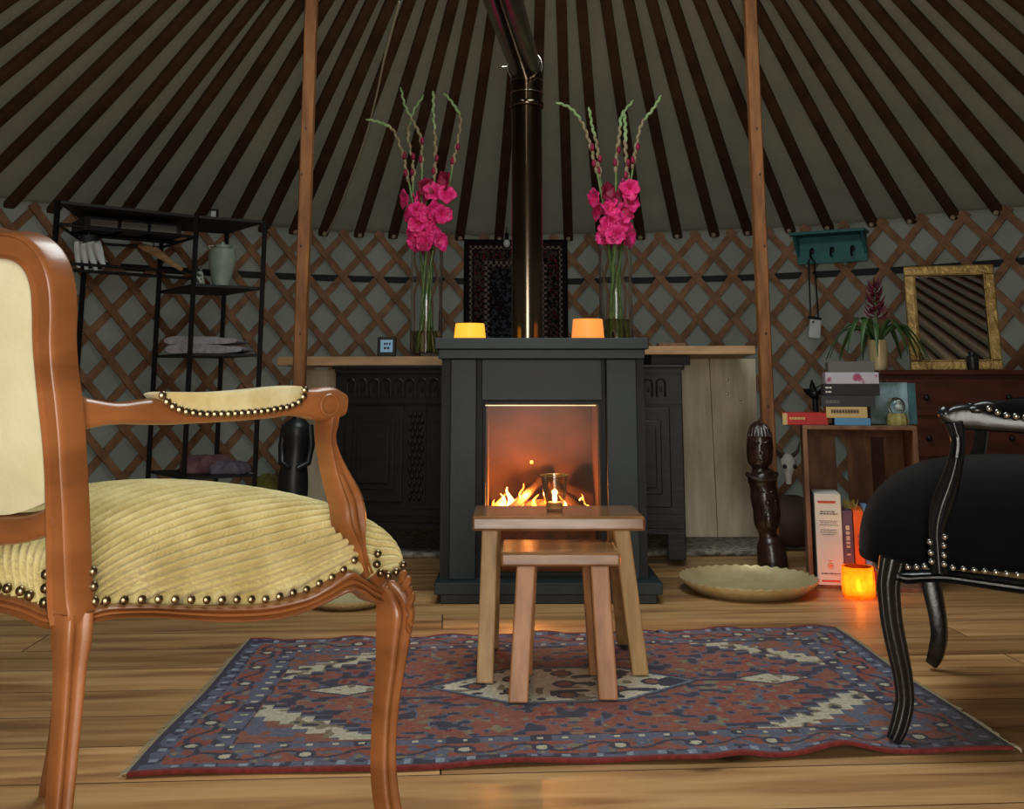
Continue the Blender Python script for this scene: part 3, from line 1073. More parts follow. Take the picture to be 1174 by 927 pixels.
# ------------------------------------------------------------------ gladioli in glass vases
def vase(px0, px1, pt, pb, Y, label, glads, pbase=None):
    r = (P(px1, pt, Y).x - P(px0, pt, Y).x) / 2
    cx = (P(px1, pt, Y).x + P(px0, pt, Y).x) / 2
    z0, z1 = pb, P(600, pt, Y).z
    t = thing('glass_vase', label, 'vase', (cx, Y, z0))
    m = MB(); m.lathe((cx, Y, z0), [(r * .96, 0), (r, .006), (r * .98, (z1 - z0) * .5), (r * 1.0, z1 - z0), (r * .95, z1 - z0), (r * .93, (z1 - z0) * .5), (r * .92, .02), (.001, .016)], 40, cap1=False)
    m.build('glass_cylinder', M_glass, t)
    m = MB(); m.lathe((cx, Y, z0 + .017), [(r * .90, 0), (r * .92, .01), (r * .915, .095), (.001, .095)], 32)
    m.build('water', M_water, t)
    for i, (lab, path, sty) in enumerate(glads):
        # path: list of px points from tip down to the mouth of the vase
        dy = sty
        a = 2 * PI * i / len(glads)
        foot = V((cx + r * .55 * math.cos(a), Y + r * .55 * math.sin(a), z0 + .022))
        mouth = V((cx + r * .45 * math.cos(a + 2.2), Y + r * .45 * math.sin(a + 2.2), z1))
        up = [P(x, y, Y + dy * (1 - k / len(path))) for k, (x, y) in enumerate(path)]
        up = up[::-1]
        root = thing('gladiolus', lab, 'flower', foot)
        ctrl = [tuple(foot), tuple(foot.lerp(mouth, .5)), tuple(mouth)] + [tuple(p) for p in up]
        sp = smoothpath(ctrl, 8)
        nn = len(sp)
        m = MB(); m.tube(sp, [.0075 * (1 - .7 * k / nn) for k in range(nn)], 7)
        m.build('stem', M_stem, root)
        sp2 = smoothpath([tuple(p) for p in [mouth] + up], 14)
        Ls = [V(p) for p in sp2]
        n2 = len(Ls)
        # calyx buds alternating up the spike
        m = MB()
        mt = MB()
        step = 3
        k = int(n2 * .42)
        side = 1
        while k < n2 - 1:
            p = Ls[k]
            tan = (Ls[min(k + 1, n2 - 1)] - Ls[k - 1]).normalized()
            f = (k / n2)
            rr = .0115 * (1 - .42 * f)
            ln = .036 * (1 - .35 * f)
            off = tan.cross(V((0, 1, 0))).normalized() * side * rr * .3
            q = tan.to_track_quat('Z', 'Y').to_matrix()
            tgt = mt if f > .72 else m
            tgt.sphere(p + off + tan * ln * .3, 1, 7, (rr, rr * .8, ln * .62), q)
            side = -side
            k += step
        if m.v:
            o = m.build('bud', M_calyx, root)
        if mt.v:
            o = mt.build('tip', M_tip, root); o['label'] = 'pale green unopened tip'
        # open blossoms low on the spike
        nb = 5
        for b in range(nb):
            kk = int(n2 * (.03 + .36 * b / nb))
            p = Ls[kk]
            aa = a + b * 2.4 + i
            dirb = V((math.cos(aa), -abs(math.sin(aa)) - .3, random.uniform(-.15, .35))).normalized()
            ctr = p + dirb * .034
            mm = MB()
            e1 = dirb.orthogonal().normalized(); e2 = dirb.cross(e1)
            for q_ in range(6):
                an = 2 * PI * q_ / 6 + random.uniform(-.2, .2)
                rad = (e1 * math.cos(an) + e2 * math.sin(an))
                tg = (e2 * math.cos(an) - e1 * math.sin(an))
                Lp = random.uniform(.040, .054)
                ph_ = random.uniform(0, 6)
                def pet(u, v, rad=rad, tg=tg, Lp=Lp, ph_=ph_):
                    ww = math.sin(PI * min(1, v * .86 + .1)) * .026
                    ruff = .004 * math.sin(u * 12 + ph_) * v
                    return ctr - dirb * .02 + rad * (Lp * v) + dirb * (.03 * math.sin(v * 1.7) - .006 * v * v + ruff + .006 * abs(u - .5)) + tg * ((u - .5) * 2 * ww)
                mm.grid(pet, 5, 6)
            fade = (b == nb - 1 and i % 2 == 1)
            mm.build('blossom', M_petaldark if fade else M_petal, root, solid=.0008, angle=180)
        # small half open buds of darker petal above
        for b in range(2):
            mm = MB()
            kk = int(n2 * (.46 + .09 * b))
            p = Ls[min(kk, n2 - 1)]
            mm.sphere(p + V((.006 * (1 if b else -1), -.006, 0)), 1, 8, (.010, .010, .018))
            mm.build('opening_bud', M_petaldark, root)

# ------------------------------------------------------------------ cupboard, boards, panels
YL, YR = 4.42, 4.18
cl, cr = P(383, 500, YL), P(783, 500, YR)
cdir = V((cr.x - cl.x, cr.y - cl.y, 0)); clen = cdir.length
crot = math.atan2(cdir.y, cdir.x)
croot = thing('carved_cupboard', 'blackened oak cupboard with carved frieze standing behind the stove', 'cupboard', (cl.x, cl.y, 0.024), crot, local=True)
ch = 0.782 - .024
m = MB()
m.bx(0, clen, 0.0, .42, .10, ch - .012)
m.build('case', M_oakdark, croot, smooth=False, bevel=.003)
m = MB(); m.bx(-.012, clen + .012, -.02, .43, ch - .014, ch)
m.build('top_slab', M_oakdark, croot, smooth=False, bevel=.004)
for xx in (.0, clen - .07):
    m = MB(); m.bx(xx, xx + .07, 0, .07, 0, .1); m.build('foot', M_oakdark, croot, smooth=False, bevel=.003)
    m = MB(); m.bx(xx, xx + .07, .35, .42, 0, .1); m.build('foot', M_oakdark, croot, smooth=False, bevel=.003)
m = MB()
m.bx(.0, clen, -.014, .0, ch - .155, ch - .14); m.bx(0, clen, -.014, 0, .15, .175); m.bx(0, clen, -.018, 0, .10, .12)
m.bx(0, clen, -.012, 0, ch - .03, ch - .014)
n = int((clen - .1) / .052)
for k in range(n):
    xx = .07 + k * .052
    arch = [V((xx + .017 * math.cos(a), -.006, ch - .072 + .017 * math.sin(a))) for a in [PI * q / 8 for q in range(9)]]
    m.tube([V((xx + .017, -.006, ch - .128))] + arch + [V((xx - .017, -.006, ch - .128))], .0045, 5)
    m.sphere((xx, -.002, ch - .095), .006, 6, (1, .8, 2.6))
m.build('frieze', M_oakdark, croot, smooth=False)
for (xa, xb) in ((.05, .30), (.47, .82), (1.08, clen - .05)):
    if xb - xa < .08: continue
    m = MB(); z0, z1 = .2, ch - .17
    m.bx(xa, xb, -.010, 0, z0, z1)
    m.bx(xa + .035, xb - .035, -.016, 0, z0 + .05, z1 - .05)
    m.bx(xa + .055, xb - .055, -.024, 0, z0 + .075, z1 - .075)
    o = m.build('door', M_oakdark, croot, smooth=False, bevel=.004)
for xx in (.36, .91, 1.02):
    m = MB()
    m.bx(xx - .04, xx + .04, -.008, 0, .2, ch - .16)
    for r_ in range(14):
        for q in (-1, 0, 1):
            zz = .22 + r_ * .028
            if zz > ch - .18: continue
            m.sphere((xx + q * .02 + (0.01 if r_ % 2 else 0) - .005, -.010, zz), 1, 6, (.009, .008, .013))
    m.build('carved_stile', M_oakdark, croot, smooth=True)

# boards on top
def board(pa, pb, Y0, Y1, ztop, th, dep, label):
    a, b = P(pa, 400, Y0), P(pb, 400, Y1)
    d = V((b.x - a.x, b.y - a.y, 0)); L = d.length; r = math.atan2(d.y, d.x)
    m = MB(); m.bx(0, L, 0, dep, 0, th)
    o = m.build('shelf_board', M_board, smooth=False, bevel=.003)
    o.location = (a.x, a.y, ztop - th); o.rotation_euler = (0, 0, r)
    tag(o, label, 'board', 'pine boards behind the stove')
zb1 = P(400, 408.5, 4.42).z; zb2 = P(800, 396.5, 4.16).z
board(318, 515, 4.44, 4.40, zb1, zb1 - .783, .42, 'long pine board on the carved cupboard, left of the stove')
board(738, 866, 4.17, 4.12, zb2, .034, .72, 'long pine board on the pale plank panel, right of the stove')
m = MB(); m.bx(-.055, .055, -.04, .04, 0, .014)
o = m.build('wooden_block', M_crate, smooth=False, bevel=.002); o.location = (P(769, 395, 4.25).x, 4.25, zb2)
tag(o, 'small flat brown wooden block on the right pine board', 'block')
# support block so that the right board rests on the cupboard
m = MB(); m.bx(0, .16, 0, .3, 0, zb2 - .034 - .7825)
o = m.build('riser_block', M_oakdark, smooth=False); o.location = (P(745, 400, 4.3).x, 4.26, .7825)
tag(o, 'thin riser under the right pine board', 'block')
# pale plank panels
def panel(pa, pb, Y, zt, splits, label):
    z0 = 0.0225
    root = thing('plank_panel', label, 'panel', ((P(pa, 500, Y).x + P(pb, 500, Y).x) / 2, Y, z0))
    for xa, xb in splits:
        m = MB(); m.hexa([P(xa[1], 590, Y) * 1, P(xb[1], 590, Y), P(xb[1], 590, Y) + V((0, .022, 0)), P(xa[1], 590, Y) + V((0, .022, 0))],
                         [P(xa[0], 412, Y), P(xb[0], 412, Y), P(xb[0], 412, Y) + V((0, .022, 0)), P(xa[0], 412, Y) + V((0, .022, 0))])
        for i in range(4): m.v[i].z = z0
        for i in range(4, 8): m.v[i].z = zt
        m.build('plank', M_plank, root, smooth=False, bevel=.002)
    m = MB()
    for x, y in ((834, 435), (834, 451), (849, 458)):
        if pa < x < pb:
            m = MB(); m.sphere(P(x, y, Y - .001), .006, 8, (1, .3, 1)); m.build('screw', M_pipeband, root)
panel(783, 866, 4.82, zb2 - .0345, [((760, 775), (813, 822)), ((813.6, 822.6), (866, 872))], 'pale wooden plank panel under the board beside the right roof pole')
panel(350, 385, 4.8, zb1 - .05, [((352, 350), (400, 400))], 'pale wooden plank panel beside the carved cupboard, behind the tan armchair')

# vases and flowers (standing on the boards)
vase(471.5, 508, 281, zb1, 4.52, 'tall glass vase of pink gladioli on the board left of the stovepipe', [
    ('gladiolus with a long bare spike arching far out left of its vase', [(422, 137), (437, 141), (451, 150), (461, 175), (468, 205), (474, 235), (480, 262)], -.06),
    ('gladiolus with green tip rising highest in the left vase', [(460, 102), (464, 120), (474, 140), (482, 158), (484, 190), (483, 222), (486, 258)], 0),
    ('gladiolus with straight upright green tip in the left vase', [(497, 108), (497, 130), (499, 160), (499, 190), (497, 220), (492, 258)], .05),
    ('gladiolus with pale tip drooping leftwards, rightmost in the left vase', [(510, 108), (520, 120), (528, 137), (524, 165), (519, 190), (514, 215), (502, 255)], 0),
    ('short dark gladiolus spike behind the others in the left vase', [(484, 112), (474, 128), (468, 155), (474, 190), (474, 225), (484, 260)], .08),
])
vase(686, 724, 273, zb2, 4.28, 'tall glass vase of pink gladioli on the board right of the stovepipe', [
    ('gladiolus with thin spike arching out left of the right vase', [(640, 118), (655, 125), (668, 142), (676, 165), (684, 195), (692, 235), (700, 262)], -.05),
    ('gladiolus with beige spike standing upright left in the right vase', [(676, 127), (679, 145), (684, 165), (687, 190), (690, 220), (698, 258)], 0),
    ('gladiolus with pale green tip leaning right in the right vase', [(757, 112), (748, 126), (736, 142), (730, 165), (726, 190), (720, 225), (710, 258)], -.04),
    ('gladiolus with green centre spike in the right vase', [(716, 132), (717, 150), (717, 170), (719, 195), (718, 228), (708, 260)], .05),
    ('dark gladiolus spike curving right behind the centre of the right vase', [(724, 118), (713, 132), (710, 155), (707, 180), (706, 215), (704, 255)], .08),
])
# small digital clock
t = thing('digital_clock', 'small black digital clock with pale blue display on the left board', 'clock', (P(443, 410, 4.47).x, 4.47, zb1))
cx = P(443.5, 410, 4.47).x
m = MB(); m.bx(cx - .04, cx + .04, 4.455, 4.475, zb1, zb1 + .085); m.build('case', M_blackmetal, t, smooth=False, bevel=.004)
m = MB(); m.bx(cx - .026, cx + .026, 4.4525, 4.4555, zb1 + .02, zb1 + .072); s_ = m.build('display', mat('lcd', hexc(110, 140, 160), None, .3, emit=hexc(120, 165, 195), estr=.25), t, smooth=False)
m = MB()
for a in (-.012, -.002, .01): m.bx(cx + a, cx + a + .007, 4.4515, 4.4526, zb1 + .05, zb1 + .06)
for a in (-.012, .002): m.bx(cx + a, cx + a + .010, 4.4515, 4.4526, zb1 + .032, zb1 + .042)
m.build('digits', M_oakdark, s_, smooth=False)

# hanging wall rug
def wallrugcol(u, v):
    x, y = u, v * 1.5
    e = min(x, 1 - x, (1 - v) * 1.5)
    n = vn(u * 60, v * 90, 21)
    D, B_, K, Rr = pal(34, 24, 26), pal(70, 56, 52), pal(20, 18, 22), pal(104, 28, 34)
    if e < .03: return K
    if e < .10: return pal(128, 112, 104) if (int(u * 40) + int(v * 60)) % 2 and .055 < e < .085 else D
    if e < .20: return B_ if n > .55 else (Rr if n < .2 else K)
    if e < .25: return pal(120, 104, 96) if (int(u * 40) + int(v * 60)) % 2 else D
    if v > .42 - .9 * abs(u - .5): return pal(58, 60, 66) if n > .6 else (K if n > .3 else D)
    return Rr if n > .2 else D
wr_a, wr_b = th_of_px(531, 1.3), th_of_px(651, 1.3)
zt1 = on_wall(590, 276).z
colour_grid('wall_rug', lambda u, v: cyl(wr_a + (wr_b - wr_a) * u, R - .045 + .004 * math.sin(u * 20), zt1 - .95 + .95 * v), wallrugcol, 110, 150, attr_mat('dark_wool', dirt=(.8, 1.1)), None, solid=.008)
wr = bpy.data.objects['wall_rug']
tag(wr, 'dark patterned prayer rug hanging on the lattice behind the stovepipe', 'wall rug')
# white bulb
q = on_wall(581, 279, R - .10)
t = thing('light_bulb', 'small white light bulb hanging in front of the dark wall rug', 'bulb', q)
m = MB(); m.sphere(q, .02, 12, (1, 1, 1.25)); m.build('bulb_globe', M_whitecloth, t)
m = MB(); m.tube([q + V((0, 0, .02)), q + V((0, 0, .06))], .011, 8); m.tube([q + V((0, 0, .05)), V((q.x, q.y, HW + .05))], .003, 5); m.build('socket', M_blackmetal, t)

# ------------------------------------------------------------------ armchairs
SEC_MOULD = [(-1, -1), (-1, .3), (-.86, .85), (-.62, 1), (-.42, .78), (-.3, .62), (-.16, .85), (.16, .85), (.3, .62), (.42, .78), (.62, 1), (.86, .85), (1, .3), (1, -1)]
SEC_ROUND = [(math.cos(2 * PI * k / 14) ** 1 * (1.0), math.sin(2 * PI * k / 14)) for k in range(14)]
def sup(n, e=3.2):
    o = []
    for k in range(n):
        a = 2 * PI * k / n
        c, s_ = math.cos(a), math.sin(a)
        o.append((abs(c) ** (2 / e) * (1 if c > 0 else -1), abs(s_) ** (2 / e) * (1 if s_ > 0 else -1)))
    return o
SEC_SOFT = sup(20)
SEC_FRAME = [(-1, -.8), (-1, .55), (-.93, .95), (-.8, 1), (-.7, .8), (-.66, .72), (.66, .72), (.7, .8), (.8, 1), (.93, .95), (1, .55), (1, -.8), (.9, -1), (-.9, -1)]


def osweep(pl, ctrl, depth, section=SEC_SOFT, c0=0.0, n=6, path_only=False):
    """ctrl: (px, py, width in px[, depth]) on the plane; returns pts, widths, depths in the room"""
    cu = abs(pl.u.x)
    su = math.sqrt(max(0, 1 - cu * cu))
    cc = [(q + (depth,))[:4] if len(q) == 3 else q for q in ctrl]
    sm = smoothpath(cc, n)
    pts = [pl.p3(q[0], q[1], c0) for q in sm]
    ws, ds = [], []
    for i, q in enumerate(sm):
        t = (pts[min(i + 1, len(pts) - 1)] - pts[max(i - 1, 0)]).normalized()
        k = abs(t.z)
        wm = q[2] * (pts[i].y * CP + (pts[i].z - H) * SP) / F
        w = (wm - k * q[3] * su) / (1 - k * (1 - cu))
        ws.append(max(w, .45 * q[3]))
        ds.append(q[3])
    return pts, ws, ds


def pillow(m, pl, outline, bulge, c0=0.0, rings=9, depth=.01, power=2.4, ripple=0):
    """outline: list of (a, b) in the plane; domes towards +c (or -c if bulge is negative)"""
    ca = sum(p[0] for p in outline) / len(outline); cb = sum(p[1] for p in outline) / len(outline)
    n = len(outline)
    vs, fs = [], []
    for (a, b) in outline: vs.append(pl.at(a, b, c0))
    for k in range(rings + 1):
        r = 1 - k / rings
        r = r if k < rings else 0.02
        r = r ** .62 if k else 1
        h = c0 + math.copysign(depth, bulge) + bulge * (1 - r ** power)
        for (a, b) in outline:
            vs.append(pl.at(ca + (a - ca) * r, cb + (b - cb) * r, h))
    for k in range(rings + 1):
        for i in range(n):
            j = (i + 1) % n
            fs.append((k * n + i, k * n + j, (k + 1) * n + j, (k + 1) * n + i))
    fs.append(tuple((rings + 1) * n + i for i in range(n)))
    fs.append(tuple(range(n))[::-1])
    m.add(vs, fs)


def mirror_pts(pts, c, nrm_):
    c, nn = V(c), V(nrm_).normalized()
    return [p - nn * (2 * (p - c).dot(nn)) for p in pts]


def mirrored(m, c, nrm_):
    q = MB(); q.v = mirror_pts(m.v, c, nrm_); q.f = [tuple(reversed(f)) for f in m.f]
    return q


def nails(m, pts, nv, r=.0052):
    for p in pts:
        q = V(nv).normalized().to_track_quat('Z', 'Y').to_matrix()
        m.sphere(p, 1, 8, (r, r, r * .75), q)


def resample(pts, step):
    pts = [V(p) for p in pts]
    out, acc = [pts[0]], 0.0
    for a, b in zip(pts, pts[1:]):
        L = (b - a).length
        d = step - acc
        while d <= L:
            out.append(a.lerp(b, d / L)); d += step
        acc = (acc + L) % step if L else acc
    return out


def cushion(corners, fwd, zedge, ztop, dome, frontb, sideb, rib=None, nu=60, nv=50, rearb=0.0, z_under=None, pull=.085, hpow=.42):
    """corners: rear near, front near, front far, rear far (xy). zedge(t) gives the height of the rim."""
    A, B, C_, D_ = [V((p[0], p[1], 0)) for p in corners]
    fwd = V((fwd[0], fwd[1], 0)).normalized()
    lat_ = V((-fwd.y, fwd.x, 0))
    width = (C_ - B).length; length = (B - A).length

    def base(x, y):
        s_, t_ = math.sin(x * PI / 2), math.sin(y * PI / 2)
        s, t = (s_ + 1) / 2, (t_ + 1) / 2
        p = A.lerp(D_, s).lerp(B.lerp(C_, s), t)
        rnd = (1 - abs(s_) ** 3.2)
        p = p + fwd * (frontb * rnd ** .6 * t ** 3) - fwd * (rearb * rnd * (1 - t) ** 3)
        rl = (1 - abs(t_) ** 3)
        p = p + lat_ * (sideb * rl * s_ ** 3)
        # squircle the corners
        k = max(0, abs(s_) ** 6 * abs(t_) ** 6)
        mid = (A + B + C_ + D_) / 4
        p = p.lerp(mid, pull * k)
        hs = max(0, (1 - abs(s_) ** 6)) ** hpow * max(0, (1 - abs(t_) ** 6)) ** hpow
        dm = (1 - s_ * s_) * (1 - t_ * t_ * .8)
        ze = zedge(t)
        p.z = ze + (ztop - ze) * hs + dome * dm
        return p

    def fn(u, v):
        x, y = 2 * u - 1, 2 * v - 1
        p = base(x, y)
        if rib:
            e = .004
            du = base(min(1, x + e), y) - base(max(-1, x - e), y)
            dv = base(x, min(1, y + e)) - base(x, max(-1, y - e))
            nn = du.cross(dv)
            nn = nn.normalized() if nn.length > 1e-12 else V((0, 0, 1))
            if nn.z < -1e-3: nn = -nn
            ph = rib[0](u, v, width, length)
            h = abs(math.cos(PI * ph)) ** .6
            p = p + nn * rib[1] * (h - .5)
        return p
    m = MB()
    m.grid(fn, nu, nv)
    # underside
    n0 = len(m.v)
    rim = [(i, 0) for i in range(nu)] + [(nu, j) for j in range(nv)] + [(i, nv) for i in range(nu, 0, -1)] + [(0, j) for j in range(nv, 0, -1)]
    idx = [j * (nu + 1) + i for i, j in rim]
    zu = z_under if z_under is not None else min(m.v[i].z for i in idx) - .02
    cen_ = (A + B + C_ + D_) / 4
    low = [V((m.v[i].x, m.v[i].y, 0)).lerp(cen_, .06) + V((0, 0, m.v[i].z - .006)) for i in idx]
    m.v += low
    L = len(idx)
    for k in range(L):
        k2 = (k + 1) % L
        m.f.append((idx[k], idx[k2], n0 + k2, n0 + k))
    m.f.append(tuple(n0 + k for k in range(L)))
    return m, base


# --- tan armchair, near left
R0, F0 = P(86, 700, 1.25), P(440, 690, 1.63)
R0.z = F0.z = 0
sd = (F0 - R0).normalized()
SIDE = Pl(R0, sd, (0, 0, 1))            # w points out towards the camera
aft = math.radians(66.5)
fwd = V((math.cos(aft), math.sin(aft), 0)); latv = V((-math.sin(aft), math.cos(aft), 0))
wf, wr_ = .63, .40
Ff = F0 + latv * wf
# far rear corner, symmetric about the chair's axis
mid_f = (F0 + Ff) / 2
axisn = latv
Rf = R0 - latv * (2 * (R0 - mid_f).dot(latv))
chair = thing('armchair', 'tan carved wooden armchair with pale corduroy seat, cropped at the left', 'armchair', ((R0.x + Ff.x) / 2, (R0.y + Ff.y) / 2, 0))
def both(m, name, material, parent=chair, **kw):
    o = m.build(name, material, parent, **kw)
    q = mirrored(m, mid_f, latv).build(name, material, parent, **kw)
    return o, q
# side rails
pts, ws, ds = osweep(SIDE, [(92, 710, 16), (108, 704.5, 17), (130, 701, 17), (171, 700, 17), (215, 702.5, 19), (260, 704, 20), (307, 701.5, 19), (345, 693, 19), (372, 681, 22), (398, 667, 26), (412, 670, 22), (426, 679, 24), (441, 686, 20)], .034, c0=-.006)
m = MB(); m.sweep(pts, ws, ds, SEC_MOULD, SIDE.w)
both(m, 'side_rail', M_walnut, angle=60)
# front legs: cabriole, square section turned with the chair
legc = [(441, 668, 22), (450, 682, 34), (455, 700, 41), (452.5, 728, 37), (448.5, 760, 31), (444, 790, 28), (441.5, 821, 27), (441.5, 850, 27.5), (446, 880, 28), (454, 904, 28), (463, 925, 27), (471, 936, 24)]
Lp = Pl(F0, (1, 0, 0), (0, 0, 1))
sm = smoothpath(legc, 6)
zlow = Lp.p3(471, 936).z
m = MB()
pts = [Lp.p3(q[0], q[1]) for q in sm]
zf = lambda z: max(0.0, z - (zlow - .006) * max(0, 1 - (z - zlow) / .25))
pts = [V((p.x, p.y, max(.006, zf(p.z)))) for p in pts]
ws = [q[2] * F0.y / F / 1.3 for q in sm]
sec_leg = [(-1, -1), (-1, .55), (-.8, .95), (-.5, 1), (-.3, .72), (0, .66), (.3, .72), (.5, 1), (.8, .95), (1, .55), (1, -.55), (.7, -1)]
m.sweep(pts, [w * 1.0 for w in ws], [w * 1.0 for w in ws], sec_leg, SIDE.w)
both(m, 'leg', M_walnut, angle=70)
# knee carving
m = MB()
for k, (x, y, s_) in enumerate([(470, 668, 7), (473, 676, 6), (475, 686, 6.5), (474, 697, 5.5), (474, 708, 5), (473, 719, 4), (466, 660, 6)]):
    p = Lp.p3(x - 4, y)
    m.sphere(p + V((0, -.006, 0)), 1, 8, (s_ * .0011, .009, s_ * .0019), Matrix.Rotation(.4 * (-1) ** k, 3, 'Y'))
both(m, 'knee_carving', M_walnut)
# rear legs
m = MB()
zz = [(.44, .036, 0, 0), (.41, .036, 0, 0), (.38, .030, 0, 0), (.33, .027, 0, 0), (.25, .0245, -.002, 0), (.15, .0225, -.006, 0), (.07, .022, -.012, 0), (.0, .025, -.03, 0)]
pts = [P(86, 700, 1.25) * 1 for _ in zz]
pts = [V((pts[0].x, pts[0].y, 0)) + fwd * z[2] + V((0, 0, z[0] + (.001 if z[0] == 0 else 0))) for z in zz]
spn = smoothpath([tuple(p) + (z[1],) for p, z in zip(pts, zz)], 5)
m.sweep([V(q[:3]) for q in spn], [q[3] for q in spn], [q[3] * .95 for q in spn], sec_leg, SIDE.w)
both(m, 'leg', M_walnut, angle=70)
# rear rail
RP = Pl(V((R0.x, R0.y, 0)), (R0 - Rf), (0, 0, 1))
RWn = RP.w
m = MB()
rc = [(84, 708, 16), (62, 708, 18), (43, 700, 19), (22, 693, 20), (0, 689, 20)]
near = [RP.p3(q[0], q[1], 0) for q in rc]
near = [V((p.x, p.y, p.z)) for p in near]
midR = (R0 + Rf) / 2
half = [p for p in near if (p - V((midR.x, midR.y, p.z))).dot((R0 - Rf).normalized()) > .02]
half.append(V((midR.x, midR.y, half[-1].z + .002)))
fullp = half + mirror_pts(half[:-1], mid_f, latv)[::-1]
fp = [V(q) for q in smoothpath([tuple(p) for p in fullp], 4)]
m.sweep(fp, .021, .032, SEC_MOULD, RP.w if RP.w.y < 0 else -RP.w)
m.build('rear_rail', M_walnut, chair, angle=60)
# front rail (serpentine, far side)
m = MB()
fr_ = []
for k in range(17):
    t_ = k / 16
    p = F0.lerp(Ff, t_) + fwd * (.045 * math.sin(PI * t_))
    fr_.append(V((p.x, p.y, .385 + .02 * math.cos(2 * PI * t_))))
m.sweep(fr_, .034, .034, SEC_SOFT, fwd)
m.build('front_rail', M_walnut, chair, angle=60)
# seat
def z_edge(t):
    xs = [(92, 702), (130, 693), (245, 693), (307, 693), (353, 682), (392, 662), (412, 652), (436, 662), (462, 652)]
    ab = [SIDE.px(x, y) for x, y in xs]
    a = ab[0][0] + (ab[-1][0] - ab[0][0]) * t
    for (a0, b0), (a1, b1) in zip(ab, ab[1:]):
        if a0 <= a <= a1: return b0 + (b1 - b0) * (a - a0) / (a1 - a0 + 1e-9)
    return ab[-1][1] if a > ab[-1][0] else ab[0][1]
def ribph(u, v, w, l):
    c = u * (w + .14)
    return (c - .22 * (1 - max(0, 1 - v) ** 3.0) + .05) / .0205
Fc = F0 + sd * .050
Fcf = Ff + (mirror_pts([V((Fc.x, Fc.y, 0))], mid_f, latv)[0] - Ff)
cm, cbase = cushion([R0 + latv * .012, Fc + latv * .008, Fcf - latv * .008, Rf - latv * .012], fwd, z_edge, .498, .055, .062, -.008, pull=.02, hpow=.33, rib=(ribph, .014), nu=300, nv=170)
cm.build('seat_cushion', M_velvet, chair, angle=180)
# arms
armc = [(88, 470, 52), (100, 474, 42), (120, 474, 32), (143, 474, 27), (170, 472.5, 31), (205, 471, 34), (240, 471, 30), (280, 469, 30), (318, 465, 32), (345, 461, 34), (368, 463, 39), (386, 463, 42), (399, 464, 30)]
pts, ws, ds = osweep(SIDE, armc, .044, c0=-.022)
m = MB(); m.sweep(pts, [w * .94 for w in ws], ds, SEC_SOFT, SIDE.w)
both(m, 'arm', M_walnut, angle=70)
supc = [(388, 468, 30, .036), (386, 485, 30, .036), (384, 502, 27, .034), (389, 525, 29, .033), (398, 550, 35, .034), (408, 575, 41, .036), (412, 598, 42, .036), (417, 620, 30, .034), (421, 640, 24, .034), (427, 660, 28, .034)]
pts, ws, ds = osweep(SIDE, supc, .036, c0=-.020)
m = MB(); m.sweep(pts, ws, ds, SEC_MOULD, SIDE.w)
both(m, 'arm_support', M_walnut, angle=60)
# scroll rosette
m = MB()
cen = SIDE.p3(377, 464, .002)
ring = [cen + SIDE.u * (.016 * math.cos(2 * PI * k / 28)) + SIDE.v * (.0145 * math.sin(2 * PI * k / 28)) for k in range(29)]
m.tube(ring, .0022, 6)
both(m, 'scroll_rosette', M_walnut)
# arm pad
pa = [(182, 452), (188, 449.5), (215, 449.5), (250, 449.5), (290, 446.5), (325, 443), (344, 443), (346, 450), (341, 459), (330, 465), (300, 470.5), (262, 473.5), (230, 474), (208, 472), (194, 464)]
top = [SIDE.px(*q) for q in pa]
m = MB()
n_ = len(top)
vs, fs = [], []
prof = [(-.042, .86), (-.038, .96), (-.028, 1.04), (-.012, 1.04), (.004, 1.0), (.008, .93)]
ca = sum(p[0] for p in top) / n_; cb = sum(p[1] for p in top) / n_
tp = smoothpath(top + [top[0]], 4)[:-1]
n_ = len(tp)
for c_, sc_ in prof:
    for a, b in tp: vs.append(SIDE.at(ca + (a - ca) * (1 - (1 - sc_) * .3), cb + (b - cb) * sc_, c_))
for k in range(len(prof) - 1):
    for i in range(n_):
        j = (i + 1) % n_
        fs.append((k * n_ + i, k * n_ + j, (k + 1) * n_ + j, (k + 1) * n_ + i))
fs += [tuple(range(n_))[::-1], tuple((len(prof) - 1) * n_ + i for i in range(n_))]
m.add(vs, fs)
pads = both(m, 'arm_pad', M_pad, angle=60)
m = MB()
line = [SIDE.p3(x, y, .009) for x, y in [(182, 453), (188, 461), (196, 467), (208, 471.5), (230, 474.5), (262, 474), (300, 471), (328, 466), (340, 460), (346, 451), (345, 444)]]
nails(m, resample(line, .0108), SIDE.w, .0056)
both(m, 'nail_trim', M_nail)
# nails round the seat
m = MB()
line = [SIDE.p3(x, y, .004) for x, y in [(120, 688), (171, 686), (245, 687), (307, 686), (350, 675), (385, 658), (404, 643), (408, 634)]]
nails(m, resample(line, .0235), SIDE.w, .0058)
for x, y in [(103, 654), (104, 671), (105, 688)]: m.sphere(SIDE.p3(x, y, .006), .0062, 8)
for x, y in [(430, 634), (429, 646), (433, 656), (442, 659), (451, 655), (459, 647)]:
    m.sphere(SIDE.p3(x, y, .006), .0062, 8)
both(m, 'seat_nails', M_nail)
m = MB()
for x, y in [(62, 656), (61.5, 672), (60, 688), (43, 680), (33, 675), (18, 672), (6, 671)]:
    m.sphere(RP.p3(x, y, 0) - (fwd * .012), .0062, 8)
m.build('rear_nails', M_nail, chair)
